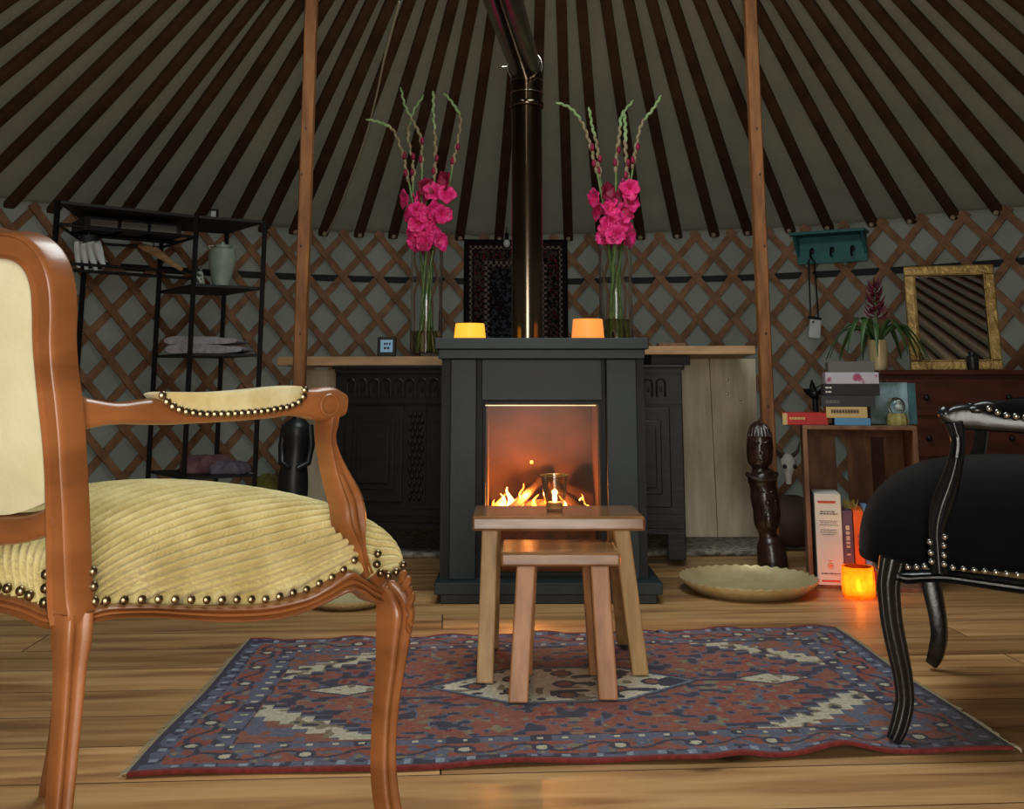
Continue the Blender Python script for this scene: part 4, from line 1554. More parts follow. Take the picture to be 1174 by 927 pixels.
# back: stiles and crest as one bent frame, panels both sides
BV = V((-fwd.x * .16, -fwd.y * .16, 1))
BO = V((R0.x, R0.y, .44))
BK = Pl(BO, (Rf - R0), BV)
if BK.w.y > 0: bkw = -BK.w
else: bkw = BK.w
bw = (Rf - R0).length
nearpts = [(84.5, 712, 33), (84, 700, 40), (82, 680, 38), (81, 650, 36), (80, 610, 34), (79, 575, 33), (77.5, 540, 31), (75, 500, 32), (71, 460, 33), (67, 425, 32), (64.5, 390, 33), (64.5, 355, 35), (62, 325, 35), (54, 302, 35), (40, 287, 35), (22, 281, 35), (0, 279, 34)]
ab = [BK.px(x - 2, y) + (w * 1.10 / F,) for x, y, w in nearpts]
ab = [q for q in ab if q[0] < bw / 2 - .01]
topb = ab[-1][1] + .012
path2 = ab + [(bw / 2, topb + .004, .044)] + [(bw - a, b, w) for a, b, w in ab[::-1]]
sp = smoothpath(path2, 5)
m = MB(); m.sweep([BK.at(a, b, 0) for a, b, w in sp], [w for a, b, w in sp], .040, SEC_FRAME, bkw)
m.build('back_frame', M_walnut, chair, angle=60)
# bottom rail of the back
br_ = [(70, 590, 30), (56, 598, 30), (35, 604, 32), (12, 606, 34), (0, 606, 34)]
ab2 = [BK.px(x, y) + (w * 1.22 / F,) for x, y, w in br_]
ab2 = [q for q in ab2 if q[0] < bw / 2 - .01]
path3 = ab2 + [(bw / 2, ab2[-1][1] + .002, ab2[-1][2])] + [(bw - a, b, w) for a, b, w in ab2[::-1]]
sp = smoothpath(path3, 5)
m = MB(); m.sweep([BK.at(a, b, 0) for a, b, w in sp], [w for a, b, w in sp], .034, SEC_SOFT, bkw)
m.build('back_rail', M_walnut, chair, angle=60)
pin = [(64, 569), (66, 545), (63, 510), (57, 460), (50, 415), (50, 380), (46, 335), (38, 314), (20, 300), (0, 296)]
pb_ = [BK.px(x, y) for x, y in pin]
pb_ = [q for q in pb_ if q[0] < bw / 2 - .01]
pbb = [BK.px(x, y) for x, y in [(0, 588), (22, 586), (45, 578)]]
pbb = [q for q in pbb if q[0] < bw / 2 - .01]
loop = pb_ + [(bw / 2, pb_[-1][1] + .004)] + [(bw - a, b) for a, b in pb_[::-1]] + [(bw - a, b) for a, b in pbb[::-1]] + [(bw / 2, pbb[0][1])] + pbb
loop = [(q[0] + (bw / 2 - q[0]) * -.03, q[1]) for q in smoothpath(loop + [loop[0]], 3)[:-1]]
sgnw = 1 if BK.w.y < 0 else -1
m = MB(); pillow(m, BK, loop, sgnw * .012, c0=sgnw * .002, depth=.006)
m.build('outer_back_panel', M_backfab, chair, angle=60)
m = MB(); pillow(m, BK, loop, -sgnw * .035, c0=-sgnw * .004, depth=.012)
m.build('inner_back_pad', M_velvet, chair, angle=60)

# --- black armchair, right
B0, B1 = G(1026, 856), G(1070, 768)
B0 = V((B0.x, B0.y, 0)); B1 = V((B1.x, B1.y, 0))
blat = (B1 - B0).normalized()
bf = V((-blat.y, blat.x, 0))      # the way it faces: left and away
bch = thing('armchair', 'black lacquered armchair with black velvet seat, cropped at the right', 'armchair', tuple(B0 + (B1 - B0) / 2 - bf * .25))
bmid = (B0 + B1) / 2
def bboth(m, name, material, **kw):
    o = m.build(name, material, bch, **kw)
    return o, mirrored(m, bmid, blat).build(name, material, bch, **kw)
bsd = (-bf - blat * -.12).normalized()  # side line, running back and to the right
bsd = (-bf + blat * .12).normalized()
BS = Pl(B0, bsd, (0, 0, 1))
BSW = BS.w if BS.w.y < 0 else -BS.w
sB = 1 if BS.w.y < 0 else -1
BL = Pl(B0, (1, 0, 0), (0, 0, 1))
lc = [(1024, 640, 36), (1019, 665, 31), (1020, 690, 29), (1023, 715, 28), (1029, 745, 27), (1035, 775, 25), (1037.5, 803, 24), (1034, 825, 24), (1029, 842, 22), (1024, 852, 18)]
sm = smoothpath(lc, 6)
zmin = BL.p3(1024, 852).z
m = MB()
pts = [BL.p3(q[0], q[1]) for q in sm]
pts = [V((p.x, p.y, max(.014, p.z - (zmin - .014) * max(0, 1 - (p.z - zmin) / .2)))) for p in pts]
ws = [q[2] * B0.y / F / 1.25 for q in sm]
m.sweep(pts, ws, ws, sec_leg, BSW)
bboth(m, 'leg', M_blackwood, angle=70)
# rear legs (beyond the frame)
Rb = B0 + bsd * .52
m = MB()
pts = [V((Rb.x, Rb.y, z)) - bf * d for z, d in ((.42, 0), (.3, 0), (.15, .01), (.0, .05))]
m.sweep(pts, [.045, .036, .032, .03], [.045, .036, .032, .03], SEC_SOFT, BSW)
bboth(m, 'leg', M_blackwood, angle=70)
# side rail
rz = BS.px(1100, 667)[1]
pts, ws, ds = osweep(BS, [(1028, 658, 12), (1040, 661, 14), (1060, 660, 13), (1085, 660, 13), (1115, 664, 14), (1150, 669, 15), (1190, 674, 15), (1260, 680, 16)], .034, c0=sB * .006)
m = MB(); m.sweep(pts, ws, ds, SEC_MOULD, BSW)
bboth(m, 'side_rail', M_blackwood, angle=60)
zr = pts[0].z
m = MB()
pp = [V((p.x, p.y, zr + .004)) for p in [B0.lerp(B1, k / 10) + bf * (.05 * math.sin(PI * k / 10)) for k in range(11)]]
m.sweep(pp, .028, .03, SEC_SOFT, bf); m.build('front_rail', M_blackwood, bch, angle=60)
def bz(t):
    a = BS.px(1040, 650)[1]; b = BS.px(1170, 656)[1]
    return b + (a - b) * t
Fb = B0 + bf * .035
Fbf = B1 + bf * .035
Rbf = mirror_pts([Rb], bmid, blat)[0]
cm, _ = cushion([Rb, Fb, Fbf, Rbf], bf, bz, BS.px(1100, 535)[1] - .045, .055, .042, .02, nu=44, nv=40)
cm.build('seat_cushion', M_blackvel, bch, angle=180)
pts, ws, ds = osweep(BS, [(1093, 484, 26, .034), (1098, 505, 22, .032), (1095, 530, 22, .03), (1088, 555, 26, .03), (1079, 580, 28, .03), (1074, 605, 24, .03), (1075, 630, 24, .03), (1077, 655, 26, .03)], .03, c0=sB * .012)
m = MB(); m.sweep(pts, ws, ds, SEC_MOULD, BSW)
bboth(m, 'arm_support', M_blackwood, angle=60)
pts, ws, ds = osweep(BS, [(1078, 474, 12, .036), (1090, 478, 24, .038), (1112, 478, 30, .038), (1135, 482, 26, .038), (1160, 485, 22, .038), (1200, 487, 24, .038), (1260, 490, 26, .038)], .038, c0=sB * -.004)
m = MB(); m.sweep(pts, ws, ds, SEC_SOFT, BSW)
m.sphere(BS.p3(1084, 474, 0), .016, 10)
m.sphere(BS.p3(1122, 470, 0), .018, 10, (1.4, 1, .6))
bboth(m, 'arm', M_blackwood, angle=70)
padl = [BS.px(x, y) for x, y in [(1134, 468), (1146, 460), (1180, 457), (1225, 459), (1250, 470), (1240, 478), (1190, 480), (1150, 478)]]
m = MB(); lp = smoothpath(padl + [padl[0]], 4)[:-1]
pillow(m, BS, lp, sB * .012, c0=sB * -.022, depth=.04)
bboth(m, 'arm_pad', M_blackvel, angle=60)
m = MB()
nails(m, resample([BS.p3(x, y, sB * .028) for x, y in [(1133, 468), (1140, 471), (1150, 475), (1175, 478), (1215, 480)]], .0165), BSW, .0062)
nails(m, resample([BS.p3(x, y, sB * .026) for x, y in [(1092, 648), (1130, 652), (1174, 657), (1230, 662)]], .019), BSW, .0058)
nails(m, [BS.p3(x, y, sB * .026) for x, y in [(1066, 619), (1067, 631), (1068, 641), (1083, 613), (1082, 623), (1082, 634), (1082, 644)]], BSW, .006)
nails(m, [BS.p3(x, y, sB * .03) for x, y in [(1041, 647), (1051, 647), (1060, 646)]], BSW, .006)
bboth(m, 'nail_trim', M_silver)
# back, beyond the frame
bo = V((Rb.x, Rb.y, .42)); bwid = (Rbf - Rb).length
BB = Pl(bo, (Rbf - Rb), V((-bf.x * .18, -bf.y * .18, 1)))
path = [(0, -.02, .045), (-.005, .15, .04), (-.02, .35, .04), (.02, .5, .042), (.1, .56, .045), (bwid / 2, .59, .05), (bwid - .1, .56, .045), (bwid - .02, .5, .042), (bwid + .02, .35, .04), (bwid + .005, .15, .04), (bwid, -.02, .045)]
sp = smoothpath(path, 5)
m = MB(); m.sweep([BB.at(a, b, 0) for a, b, w in sp], [w for a, b, w in sp], .04, SEC_SOFT, BB.w)
m.build('back_frame', M_blackwood, bch, angle=60)
lp = smoothpath([(.03, .17), (.015, .34), (.05, .47), (bwid / 2, .55), (bwid - .05, .47), (bwid - .015, .34), (bwid - .03, .17), (bwid / 2, .14), (.03, .17)], 4)[:-1]
m = MB(); pillow(m, BB, lp, .035, depth=.01); pillow(m, BB, lp, -.02, depth=.01)
m.build('back_pad', M_blackvel, bch, angle=60)
m = MB(); m.sweep([BB.at(bwid * k / 6, .13, 0) for k in range(7)], .035, .035, SEC_SOFT, BB.w)
m.build('back_rail', M_blackwood, bch, angle=60)

# ------------------------------------------------------------------ brass plates
def plate(c, r, label, h=.022):
    t = tag(None or bpy.data.objects.new('brass_plate', None), label, 'plate')
    bpy.data.objects.remove(t)
    m = MB()
    n = 280
    prof = [(.55, 0.001), (.80, .003), (.93, .6), (1.0, 1.0), (1.0, 1.12), (.94, .78), (.80, .22), (.5, .14), (.001, .12)]
    vs, fs = [], []
    for i, (q, z) in enumerate(prof):
        for k in range(n):
            a = 2 * PI * k / n
            fl_ = 1 + (.010 * math.cos(40 * a + q * 14) if .78 < q <= 1 else 0)
            zz = z * h if z > .01 else z * .5
            if .9 < q: zz += .0022 * math.cos(40 * a + q * 14)
            vs.append(V((c[0] + r * q * fl_ * math.cos(a), c[1] + r * q * fl_ * math.sin(a), c[2] + max(zz, .0005))))
    for i in range(len(prof) - 1):
        for k in range(n):
            k2 = (k + 1) % n
            fs.append((i * n + k, i * n + k2, (i + 1) * n + k2, (i + 1) * n + k))
    fs.append(tuple(range(n))[::-1]); fs.append(tuple((len(prof) - 1) * n + k for k in range(n)))
    m.add(vs, fs)
    o = m.build('brass_plate', M_brass, angle=60)
    return tag(o, label, 'plate', 'hammered brass plates on the floor')
pc = G(858, 677)
plate(pc, (P(937, 672, pc.y).x - P(780, 672, pc.y).x) / 2, 'round hammered brass plate with fluted rim, on the floor right of the stove', .042)
pc2 = G(398, 692)
plate(pc2, .135, 'small brass plate on the floor behind the tan armchair', .025)

# ------------------------------------------------------------------ carved totem
g0 = G(882, 657)
t = thing('carved_totem', 'tall dark carved wooden totem of stacked faces beside the brass plate', 'totem', g0)
Yt = g0.y
s_t = Yt / F
def TX(px): return P(px, 560, Yt).x
def TZ(py): return P(880, py, Yt).z
m = MB()
ctrl = [(883, 657, 17), (882, 640, 16.5), (880, 622, 14), (878, 612, 9.5), (877.5, 600, 14), (878, 585, 15), (876, 570, 15.5), (875, 558, 14.5), (874, 549, 16), (873, 542, 14), (872, 537, 8.5), (872, 530, 13), (872.5, 520, 14.5), (873, 508, 14.5), (873, 496, 13), (873, 489, 10), (874, 484, 5)]
sp = smoothpath(ctrl, 5)
pts = [V((TX(q[0]), Yt, TZ(q[1]))) for q in sp]
pts[0].z = 0.001
m.tube(pts, [q[2] * s_t for q in sp], 18)
m.build('body', M_totem, t)
def on_t(px, py, r, sc, nm, material=M_totem, k=None):
    mm = k or MB()
    mm.sphere((TX(px), Yt - r * s_t, TZ(py)), s_t, 10, sc)
    return mm
fr2 = Yt
# two faces: brow, nose, eyes, mouth, cheeks
for (cx_, top_, hgt_) in ((872, 497, 38), (876, 552, 42)):
    f = MB()
    rr = 13
    f.sphere((TX(cx_), Yt - rr * s_t, TZ(top_ + hgt_ * .42)), s_t, 10, (2.2, 4.5, hgt_ * .17))
    f.sphere((TX(cx_), Yt - (rr + 1.5) * s_t, TZ(top_ + hgt_ * .55)), s_t, 10, (3.2, 3.4, 2.6))
    f.sphere((TX(cx_ - 5), Yt - rr * s_t * .9, TZ(top_ + hgt_ * .24)), s_t, 10, (5, 3.5, 1.6), Matrix.Rotation(.3, 3, 'Y'))
    f.sphere((TX(cx_ + 5), Yt - rr * s_t * .9, TZ(top_ + hgt_ * .24)), s_t, 10, (5, 3.5, 1.6), Matrix.Rotation(-.3, 3, 'Y'))
    f.sphere((TX(cx_), Yt - rr * s_t * .95, TZ(top_ + hgt_ * .74)), s_t, 10, (4, 3, 1.5))
    f.sphere((TX(cx_), Yt - rr * s_t * .95, TZ(top_ + hgt_ * .82)), s_t, 10, (3.6, 3, 1.4))
    o = f.build('face', M_totem, t)
    e = MB()
    for d_ in (-5, 5): e.sphere((TX(cx_ + d_), Yt - rr * s_t * .82, TZ(top_ + hgt_ * .37)), s_t, 8, (3.2, 2.4, 1.5))
    e.build('eyes', M_ebony, o)
m = MB()
for k in range(9):
    a = -1.3 + 2.6 * k / 8
    m.tube([V((TX(873 + 13.6 * math.sin(a)), Yt - 13.6 * s_t * math.cos(a), TZ(500))), V((TX(873 + 10 * math.sin(a)), Yt - 10 * s_t * math.cos(a), TZ(490))), V((TX(874), Yt, TZ(483)))], 1.5 * s_t, 6)
m.build('headdress', M_totem, t)
m = MB()
arc = [V((TX(873 + 17 * math.sin(a)), Yt - 16 * s_t * math.cos(a) - .004, TZ(541 + 8 * math.cos(a)))) for a in [(-1.4 + 2.8 * k / 10) for k in range(11)]]
m.tube(arc, [2.6 * s_t] * 11, 6)
m.build('collar', M_totem, t)
m = MB(); m.sphere((TX(877), Yt - 14 * s_t, TZ(595)), s_t, 10, (6, 4, 10)); m.sphere((TX(870), Yt - 12 * s_t, TZ(580)), s_t, 10, (2, 4, 9)); m.sphere((TX(885), Yt - 12 * s_t, TZ(580)), s_t, 10, (2, 4, 9))
m.build('carved_hands', M_totem, t)

# ebony figure behind the tan armchair
Ye = 3.95
def EX(px): return P(px, 520, Ye).x
def EZ(py): return P(340, py, Ye).z
se = Ye / F
base = V((EX(338), Ye, 0.001))
t = thing('carved_figure', 'black carved wooden figure with folded arms behind the tan armchair', 'figurine', base)
m = MB()
ctrl = [(338, 0, 14), (338, 0, 14), (338, 600, 13), (338, 580, 15), (337, 560, 17), (337, 545, 16.5), (338, 530, 14), (339, 515, 12.5), (339, 500, 15), (339, 490, 16), (340, 484, 13), (340, 479, 6), (340, 474, 5.5), (340, 468, 8), (340, 460, 9.5), (340, 450, 9), (340, 443, 5)]
pts = [V((EX(c[0]), Ye, EZ(c[1]) if c[1] else .035 + .05 * i - .033)) for i, c in enumerate(ctrl)]
m.tube(pts, [c[2] * se for c in ctrl], 18, squash=None)
m.build('body', M_ebony, t)
for sg in (-1, 1):
    m = MB()
    m.tube([V((EX(340 + sg * 14), Ye, EZ(487))), V((EX(340 + sg * 17), Ye - 2 * se, EZ(510))), V((EX(340 + sg * 15), Ye - 8 * se, EZ(530))), V((EX(340 + sg * 4), Ye - 15 * se, EZ(536)))], [4.2 * se, 4 * se, 3.6 * se, 3 * se], 10)
    m.build('arm', M_ebony, t)

# ------------------------------------------------------------------ crate with games and books
Yc = 0.0
CRA = -0.24
CRO = G(930, 674); CRO.z = 0
CRP = Pl(CRO, (math.cos(CRA), math.sin(CRA), 0), (0, 0, 1))
def CX(px): return CRP.px(px, 560)[0]
def CZ(py): return CRP.px(990, py)[1]
before = set(o.name for o in bpy.data.objects)
x0, x1, z1 = CX(923), CX(1056), CZ(488)
cr_ = thing('wooden_crate', 'old wooden slatted crate standing on end beside the black armchair', 'crate', ((x0 + x1) / 2, Yc + .15, 0))
dc = .30
m = MB(); m.bx(x0, x0 + .016, Yc, Yc + dc, .0, z1 - .014); m.build('side_board', M_crate, cr_, smooth=False, bevel=.002)
m = MB(); m.bx(x1 - .016, x1, Yc, Yc + dc, .0, z1 - .014); m.build('side_board', M_crate, cr_, smooth=False, bevel=.002)
m = MB(); m.bx(x0, x1, Yc, Yc + dc, z1 - .014, z1); m.build('top_board', M_crate, cr_, smooth=False, bevel=.002)
m = MB(); m.bx(x0 + .016, x1 - .016, Yc, Yc + dc, 0.0, .014); m.build('bottom_board', M_crate, cr_, smooth=False, bevel=.002)
for a, b in ((930, 966), (980, 1010), (1026, 1052)):
    m = MB(); m.bx(CX(a), CX(b), Yc + dc - .012, Yc + dc, .014, z1 - .014); m.build('back_slat', M_crate, cr_, smooth=False, bevel=.001)
m = MB(); m.bx(x0 + .016, x1 - .016, Yc + dc - .03, Yc + dc - .012, z1 - .05, z1 - .014); m.build('batten', M_crate, cr_, smooth=False)

def gbox(name, label, cat, xa, xb, za, zb_, y0, y1, material, rot=0, marks=None, group=None, bevel=.0015):
    cx_, cy_ = (xa + xb) / 2, (y0 + y1) / 2
    t = thing(name, label, cat, (cx_, cy_, za), rot, group, local=True)
    m = MB(); m.bx(xa - cx_, xb - cx_, y0 - cy_, y1 - cy_, 0, zb_ - za)
    m.build('box' if cat != 'book' else 'cover', material, t, smooth=False, bevel=bevel)
    if marks: marks(t, xb - xa, y1 - y0, zb_ - za)
    return t
def cm_(name, *c, rough=.6): return mat(name, hexc(*c), None, rough)
M_wht = cm_('white_card', 214, 208, 200); M_redm = cm_('red_print', 196, 70, 48); M_txt = cm_('dark_print', 70, 62, 60); M_orm = cm_('orange_print', 226, 120, 60)
M_pur = cm_('purple_card', 92, 66, 92); M_or = cm_('orange_card', 232, 96, 30); M_lb = cm_('light_blue_card', 120, 150, 190)
M_redb = cm_('red_card', 176, 34, 30); M_yel = cm_('yellow_card', 196, 164, 104); M_blu = cm_('sky_blue_card', 84, 136, 172)
M_dg = cm_('dark_grey_card', 44, 44, 46); M_blk = cm_('black_card', 18, 18, 20); M_gr = cm_('grey_brown_card', 92, 88, 82)
M_flo = mat('floral_card', hexc(176, 170, 180), hexc(150, 60, 90), .6, 30, contrast=(.56, .66))
def whitemarks(t, w, d, h):
    def bar(x0, x1, z0, z1, mt, nm):
        m = MB(); m.bx(-w / 2 + w * x0, -w / 2 + w * x1, -d / 2 - .0012, -d / 2 + .0005, h * z0, h * z1); return m.build(nm, mt, t, smooth=False)
    bar(.12, .80, .90, .925, M_redm, 'printed_bar'); bar(.14, .84, .035, .055, M_redm, 'printed_bar')
    m = MB()
    for (a, b, z, hh) in ((.2, .75, .80, .012), (.18, .85, .775, .012), (.15, .85, .70, .006), (.2, .8, .68, .006), (.15, .85, .655, .006), (.2, .8, .60, .006), (.18, .82, .575, .006), (.25, .7, .55, .006), (.15, .85, .12, .012)):
        x = a
        while x < b:
            l = random.uniform(.05, .12)
            m.bx(-w / 2 + w * x, -w / 2 + w * min(b, x + l), -d / 2 - .0012, -d / 2 + .0005, h * z, h * (z + hh)); x += l + .03
    m.build('printed_text', M_txt, t, smooth=False)
    m = MB(); c = V((-w / 2 + w * .5, -d / 2 - .0004, h * .21))
    m.tube([c + V((.009 * math.cos(2 * PI * k / 20), 0, .009 * math.sin(2 * PI * k / 20))) for k in range(21)], .0014, 5)
    m.sphere(c, .005, 8, (1, .2, 1)); m.box(c + V((0, 0, .017)), (.016, .001, .003)); 
    m.build('printed_emblem', M_orm, t, smooth=False)
za = .0145
fy_ = Yc - .03
gbox('game_box', 'tall white box with red bars and small print in the crate', 'box', CX(932), CX(962), za, CZ(567), Yc - .008, Yc + .18, M_wht, rot=.03, marks=whitemarks)
def spine(mt, bars):
    def f(t, w, d, h):
        m = MB()
        for a, b in bars: m.bx(-w * .18, w * .18, -d / 2 - .001, -d / 2 + .0005, h * a, h * b)
        m.build('spine_print', mt, t, smooth=False)
    return f
M_gold2 = cm_('pale_print', 200, 180, 150)
gbox('book', 'purple book standing in the crate beside the white box', 'book', CX(963.5), CX(975.5), za, CZ(586), Yc + .005, Yc + .17, M_pur, marks=spine(M_gold2, [(.5, .53), (.55, .58), (.6, .66), (.68, .72), (.74, .80), (.4, .42)]), group='books standing in the crate')
gbox('book', 'bright orange book standing in the crate behind the candle', 'book', CX(976.5), CX(988), za, CZ(585), Yc + .005, Yc + .17, M_or, marks=spine(M_redm, [(.45, .5), (.53, .60), (.63, .68)]), group='books standing in the crate')
gbox('book', 'pale blue book in the crate beside the black seat', 'book', CX(989), CX(996), za, CZ(582), Yc + .01, Yc + .17, M_lb, group='books standing in the crate')
gbox('book', 'thin red book in the crate half hidden by the black seat', 'book', CX(997), CX(1003), za, CZ(590), Yc + .01, Yc + .17, M_redb, group='books standing in the crate')
# dried moss on the books
m = MB()
for k in range(40):
    p = V((CX(random.uniform(966, 984)), Yc + random.uniform(.03, .12), CZ(585)))
    m.tube([p, p + V((random.uniform(-.012, .012), random.uniform(-.01, .01), random.uniform(.008, .03)))], .0016, 4)
o = m.build('dried_moss', mat('dried_moss', hexc(150, 130, 60), None, .9)); tag(o, 'tuft of dry yellowish moss lying on top of the crate books', 'moss', kind='stuff')
# on the crate
zt_c = z1 + .0005
def stackbox(nm, label, pa, pb, ptop, pbot, mt, cat='box', y0=0, dep=.2, rot=0, marks=None, zbot=None, grp='board games and books stacked on the crate'):
    zb0 = zbot if zbot is not None else CZ(pbot)
    return gbox(nm, label, cat, CX(pa), CX(pb), zb0, CZ(ptop), Yc + y0, Yc + y0 + dep, mt, rot, marks, grp)
def label_marks(mt, rows):
    def f(t, w, d, h):
        m = MB()
        for (a, b, z0, z1_) in rows:
            x = a
            while x < b:
                l = random.uniform(.03, .07)
                m.bx(-w / 2 + w * x, -w / 2 + w * min(b, x + l), -d / 2 - .001, -d / 2 + .0005, h * z0, h * z1_); x += l + .012
        m.build('printed_text', mt, t, smooth=False)
    return f
stackbox('game_box', 'flat sky blue box lying on the crate under the yellow one', 961, 1003, 479.5, 489, M_blu, y0=.01, dep=.16, zbot=zt_c)
stackbox('game_box', 'red box with yellow end lying at the left corner of the crate', 901, 954, 474, 487, M_redb, y0=.03, dep=.15, zbot=zt_c, marks=lambda t, w, d, h: (MB().bx(-w / 2 - .0006, -w / 2 + .10 * w, -d / 2 - .0008, d / 2, .0005, h * .97).build('end_label', M_yel, t, smooth=False), label_marks(M_yel, [(.15, .5, .45, .65)])(t, w, d, h)))
zb1_ = CZ(479.5) + .0004
stackbox('game_box', 'yellow box with dark lettering on the crate, resting on the blue box', 952, 1000, 466.5, 479, M_yel, y0=.02, dep=.17, zbot=zb1_, marks=label_marks(M_txt, [(.12, .80, .45, .75)]))
zc_ = CZ(466.5) + .0004
stackbox('game_box', 'dark grey box in the crate stack, resting on the yellow box', 947, 1010, 453.5, 466, M_dg, y0=.03, dep=.2, zbot=zc_, marks=label_marks(M_gr, [(.08, .35, .3, .6)]))
zd_ = CZ(453.5) + .0004
stackbox('game_box', 'black box with white mark in the crate stack', 950, 1016, 440, 453, M_blk, y0=.03, dep=.2, zbot=zd_, marks=label_marks(M_wht, [(.04, .15, .25, .38), (.04, .15, .62, .75)]))
ze_ = CZ(440) + .0004
stackbox('game_box', 'white box with pink floral print, second from the top of the crate stack', 953, 1016, 426.5, 439.5, M_flo, y0=.03, dep=.19, zbot=ze_)
zf_ = CZ(426.5) + .0004
stackbox('game_box', 'grey brown box topmost on the crate stack', 957, 1012, 414, 426, M_gr, y0=.04, dep=.18, zbot=zf_)
# picture card with blue landscape
M_land = mat('landscape_print', hexc(60, 92, 84), hexc(150, 178, 190), .45, 9, (1, 1, 1), contrast=(.4, .62))
t = thing('picture_book', 'book with blue green landscape cover standing upright on the crate', 'book', (CX(1038), Yc + .2, zt_c))
m = MB(); m.bx(CX(1009), CX(1056), Yc + .20, Yc + .225, zt_c, CZ(438)); m.build('cover', M_land, t, smooth=False, bevel=.001)
m = MB(); m.bx(CX(1056) - .002, CX(1066), Yc + .205, Yc + .223, zt_c, CZ(439)); m.build('spine', mat('teal_spine', hexc(30, 62, 74), hexc(50, 110, 110), .5, 12), t, smooth=False)
# snow globe
gx_ = CX(1037)
t = thing('snow_globe', 'small glass snow globe with yellowish base on the crate', 'snow globe', (gx_, Yc + .09, zt_c))
m = MB(); m.lathe((gx_, Yc + .09, zt_c), [(.034, 0), (.036, .012), (.033, .03), (.028, .042), (.001, .042)], 24, rib=.06, nrib=9); m.build('globe_base', mat('yellow_stone', hexc(130, 120, 60), hexc(176, 166, 104), .8, 30, bump=.5), t)
m = MB(); m.sphere((gx_, Yc + .09, zt_c + .068), .031, 24); m.build('glass_globe', M_glass, t)
m = MB(); m.sphere((gx_ + .006, Yc + .085, zt_c + .064), .011, 8, (1, .8, 1)); m.sphere((gx_ + .006, Yc + .085, zt_c + .078), .008, 8); m.build('globe_figure', M_whitecloth, t)
for o in list(bpy.data.objects):
    if o.name not in before and o.parent is None:
        o.location = CRO + Matrix.Rotation(CRA, 3, 'Z') @ V(o.location)
        o.rotation_euler.z += CRA
# tealight jar on the floor
jg = G(985, 685)
t = thing('amber_tealight_jar', 'glowing amber glass tealight jar on the floor before the crate', 'candle jar', jg)
jr = 17 * jg.y / F
m = MB(); m.lathe(jg, [(jr * .8, .0005), (jr, .008), (jr * 1.05, .04), (jr * .98, jr * 2 * .98), (jr * .88, jr * 2 * .98), (jr * .9, .04), (jr * .85, .012), (.001, .010)], 32, cap1=False); m.build('glass_cup', amber_glass_mat(), t)
m = MB(); m.lathe(jg + V((0, 0, .0105)), [(.019, 0), (.019, .012), (.001, .012)], 20); m.build('candle', M_wax, t)
m = MB(); m.lathe(jg + V((0, 0, .024)), [(.003, 0), (.008, .008), (.006, .018), (.0015, .034)], 10); m.build('flame', M_flame, t)
# skull
q = P(903, 536, 4.55)
t = thing('animal_skull', 'small white horned animal skull beside the carved totem', 'skull', (q.x, q.y, .1))
sk = 4.55 / F
m = MB()
m.tube([q + V((0, 0, 14 * sk)), q + V((0, -.01, 8 * sk)), q + V((0, -.014, 0)), q + V((0, -.012, -8 * sk)), q + V((0, -.01, -17 * sk))], [4 * sk, 9 * sk, 7.5 * sk, 4 * sk, 3 * sk], 12)
sk_o = m.build('cranium', M_bone, t)
m = MB()
for sg in (-1, 1): m.sphere(q + V((sg * 5.5 * sk, -.036, 2 * sk)), 2.6 * sk, 8)
m.build('eye_sockets', M_ebony, t)
for sg in (-1, 1):
    m = MB(); m.tube([q + V((sg * 5 * sk, 0, 12 * sk)), q + V((sg * 12 * sk, 0, 18 * sk)), q + V((sg * 15 * sk, 0, 28 * sk))], [2.6 * sk, 2.2 * sk, .6 * sk], 8); m.build('horn', M_darkbrown, t)
# bolster which the skull rests on
m = MB()
a0 = V((P(885, 560, 4.6).x, 4.62, .0)); b0 = V((P(925, 560, 4.6).x, 4.62, 0))
Lb = [a0 + V((0, 0, .115)), a0.lerp(b0, .3) + V((0, 0, .12)), a0.lerp(b0, .7) + V((0, 0, .118)), b0 + V((0, 0, .11))]
m.tube([V((Lb[0].x, Lb[0].y, Lb[0].z))] + Lb + [Lb[-1] + V((.001, 0, 0))], [.09, .105, .11, .11, .1, .09], 18)
for v_ in m.v: v_.z = max(v_.z, .002)
o = m.build('brown_bolster', M_darkbrown); tag(o, 'brown rolled bundle on the floor under the skull', 'bundle')

# ------------------------------------------------------------------ chest of drawers, mirror, plant
Yd = 4.35
def DX(px, Y=Yd): return P(px, 480, Y).x
def DZ(py, Y=Yd): return P(1090, py, Y).z
x0, x1, zt2 = DX(1012), DX(1200), DZ(424)
ch_ = thing('chest_of_drawers', 'low reddish brown chest of drawers behind the black armchair', 'chest of drawers', ((x0 + x1) / 2, Yd + .2, 0))
m = MB(); m.bx(x0, x1, Yd, Yd + .36, .05, zt2 - .02); m.bx(x0 + .02, x1 - .02, Yd + .02, Yd + .34, 0, .05); m.build('carcass', M_redwood, ch_, smooth=False, bevel=.003)
m = MB(); m.bx(x0 - .012, x1 + .012, Yd - .02, Yd + .37, zt2 - .02, zt2); m.build('top', M_redwood, ch_, smooth=False, bevel=.004)
hh = (zt2 - .1) / 4
for k in range(4):
    m = MB(); m.bx(x0 + .02, x1 - .02, Yd - .012, Yd + .002, .07 + k * hh + .008, .07 + (k + 1) * hh - .008)
    dr = m.build('drawer', M_redwood, ch_, smooth=False, bevel=.004)
    for xx in (x0 + .18, x1 - .16):
        m = MB(); m.sphere((xx, Yd - .022, .07 + (k + .5) * hh), .013, 10); m.build('knob', M_oakdark, dr)
# black low box right on top side: dark cabinet at far right
xk0 = DX(1150)
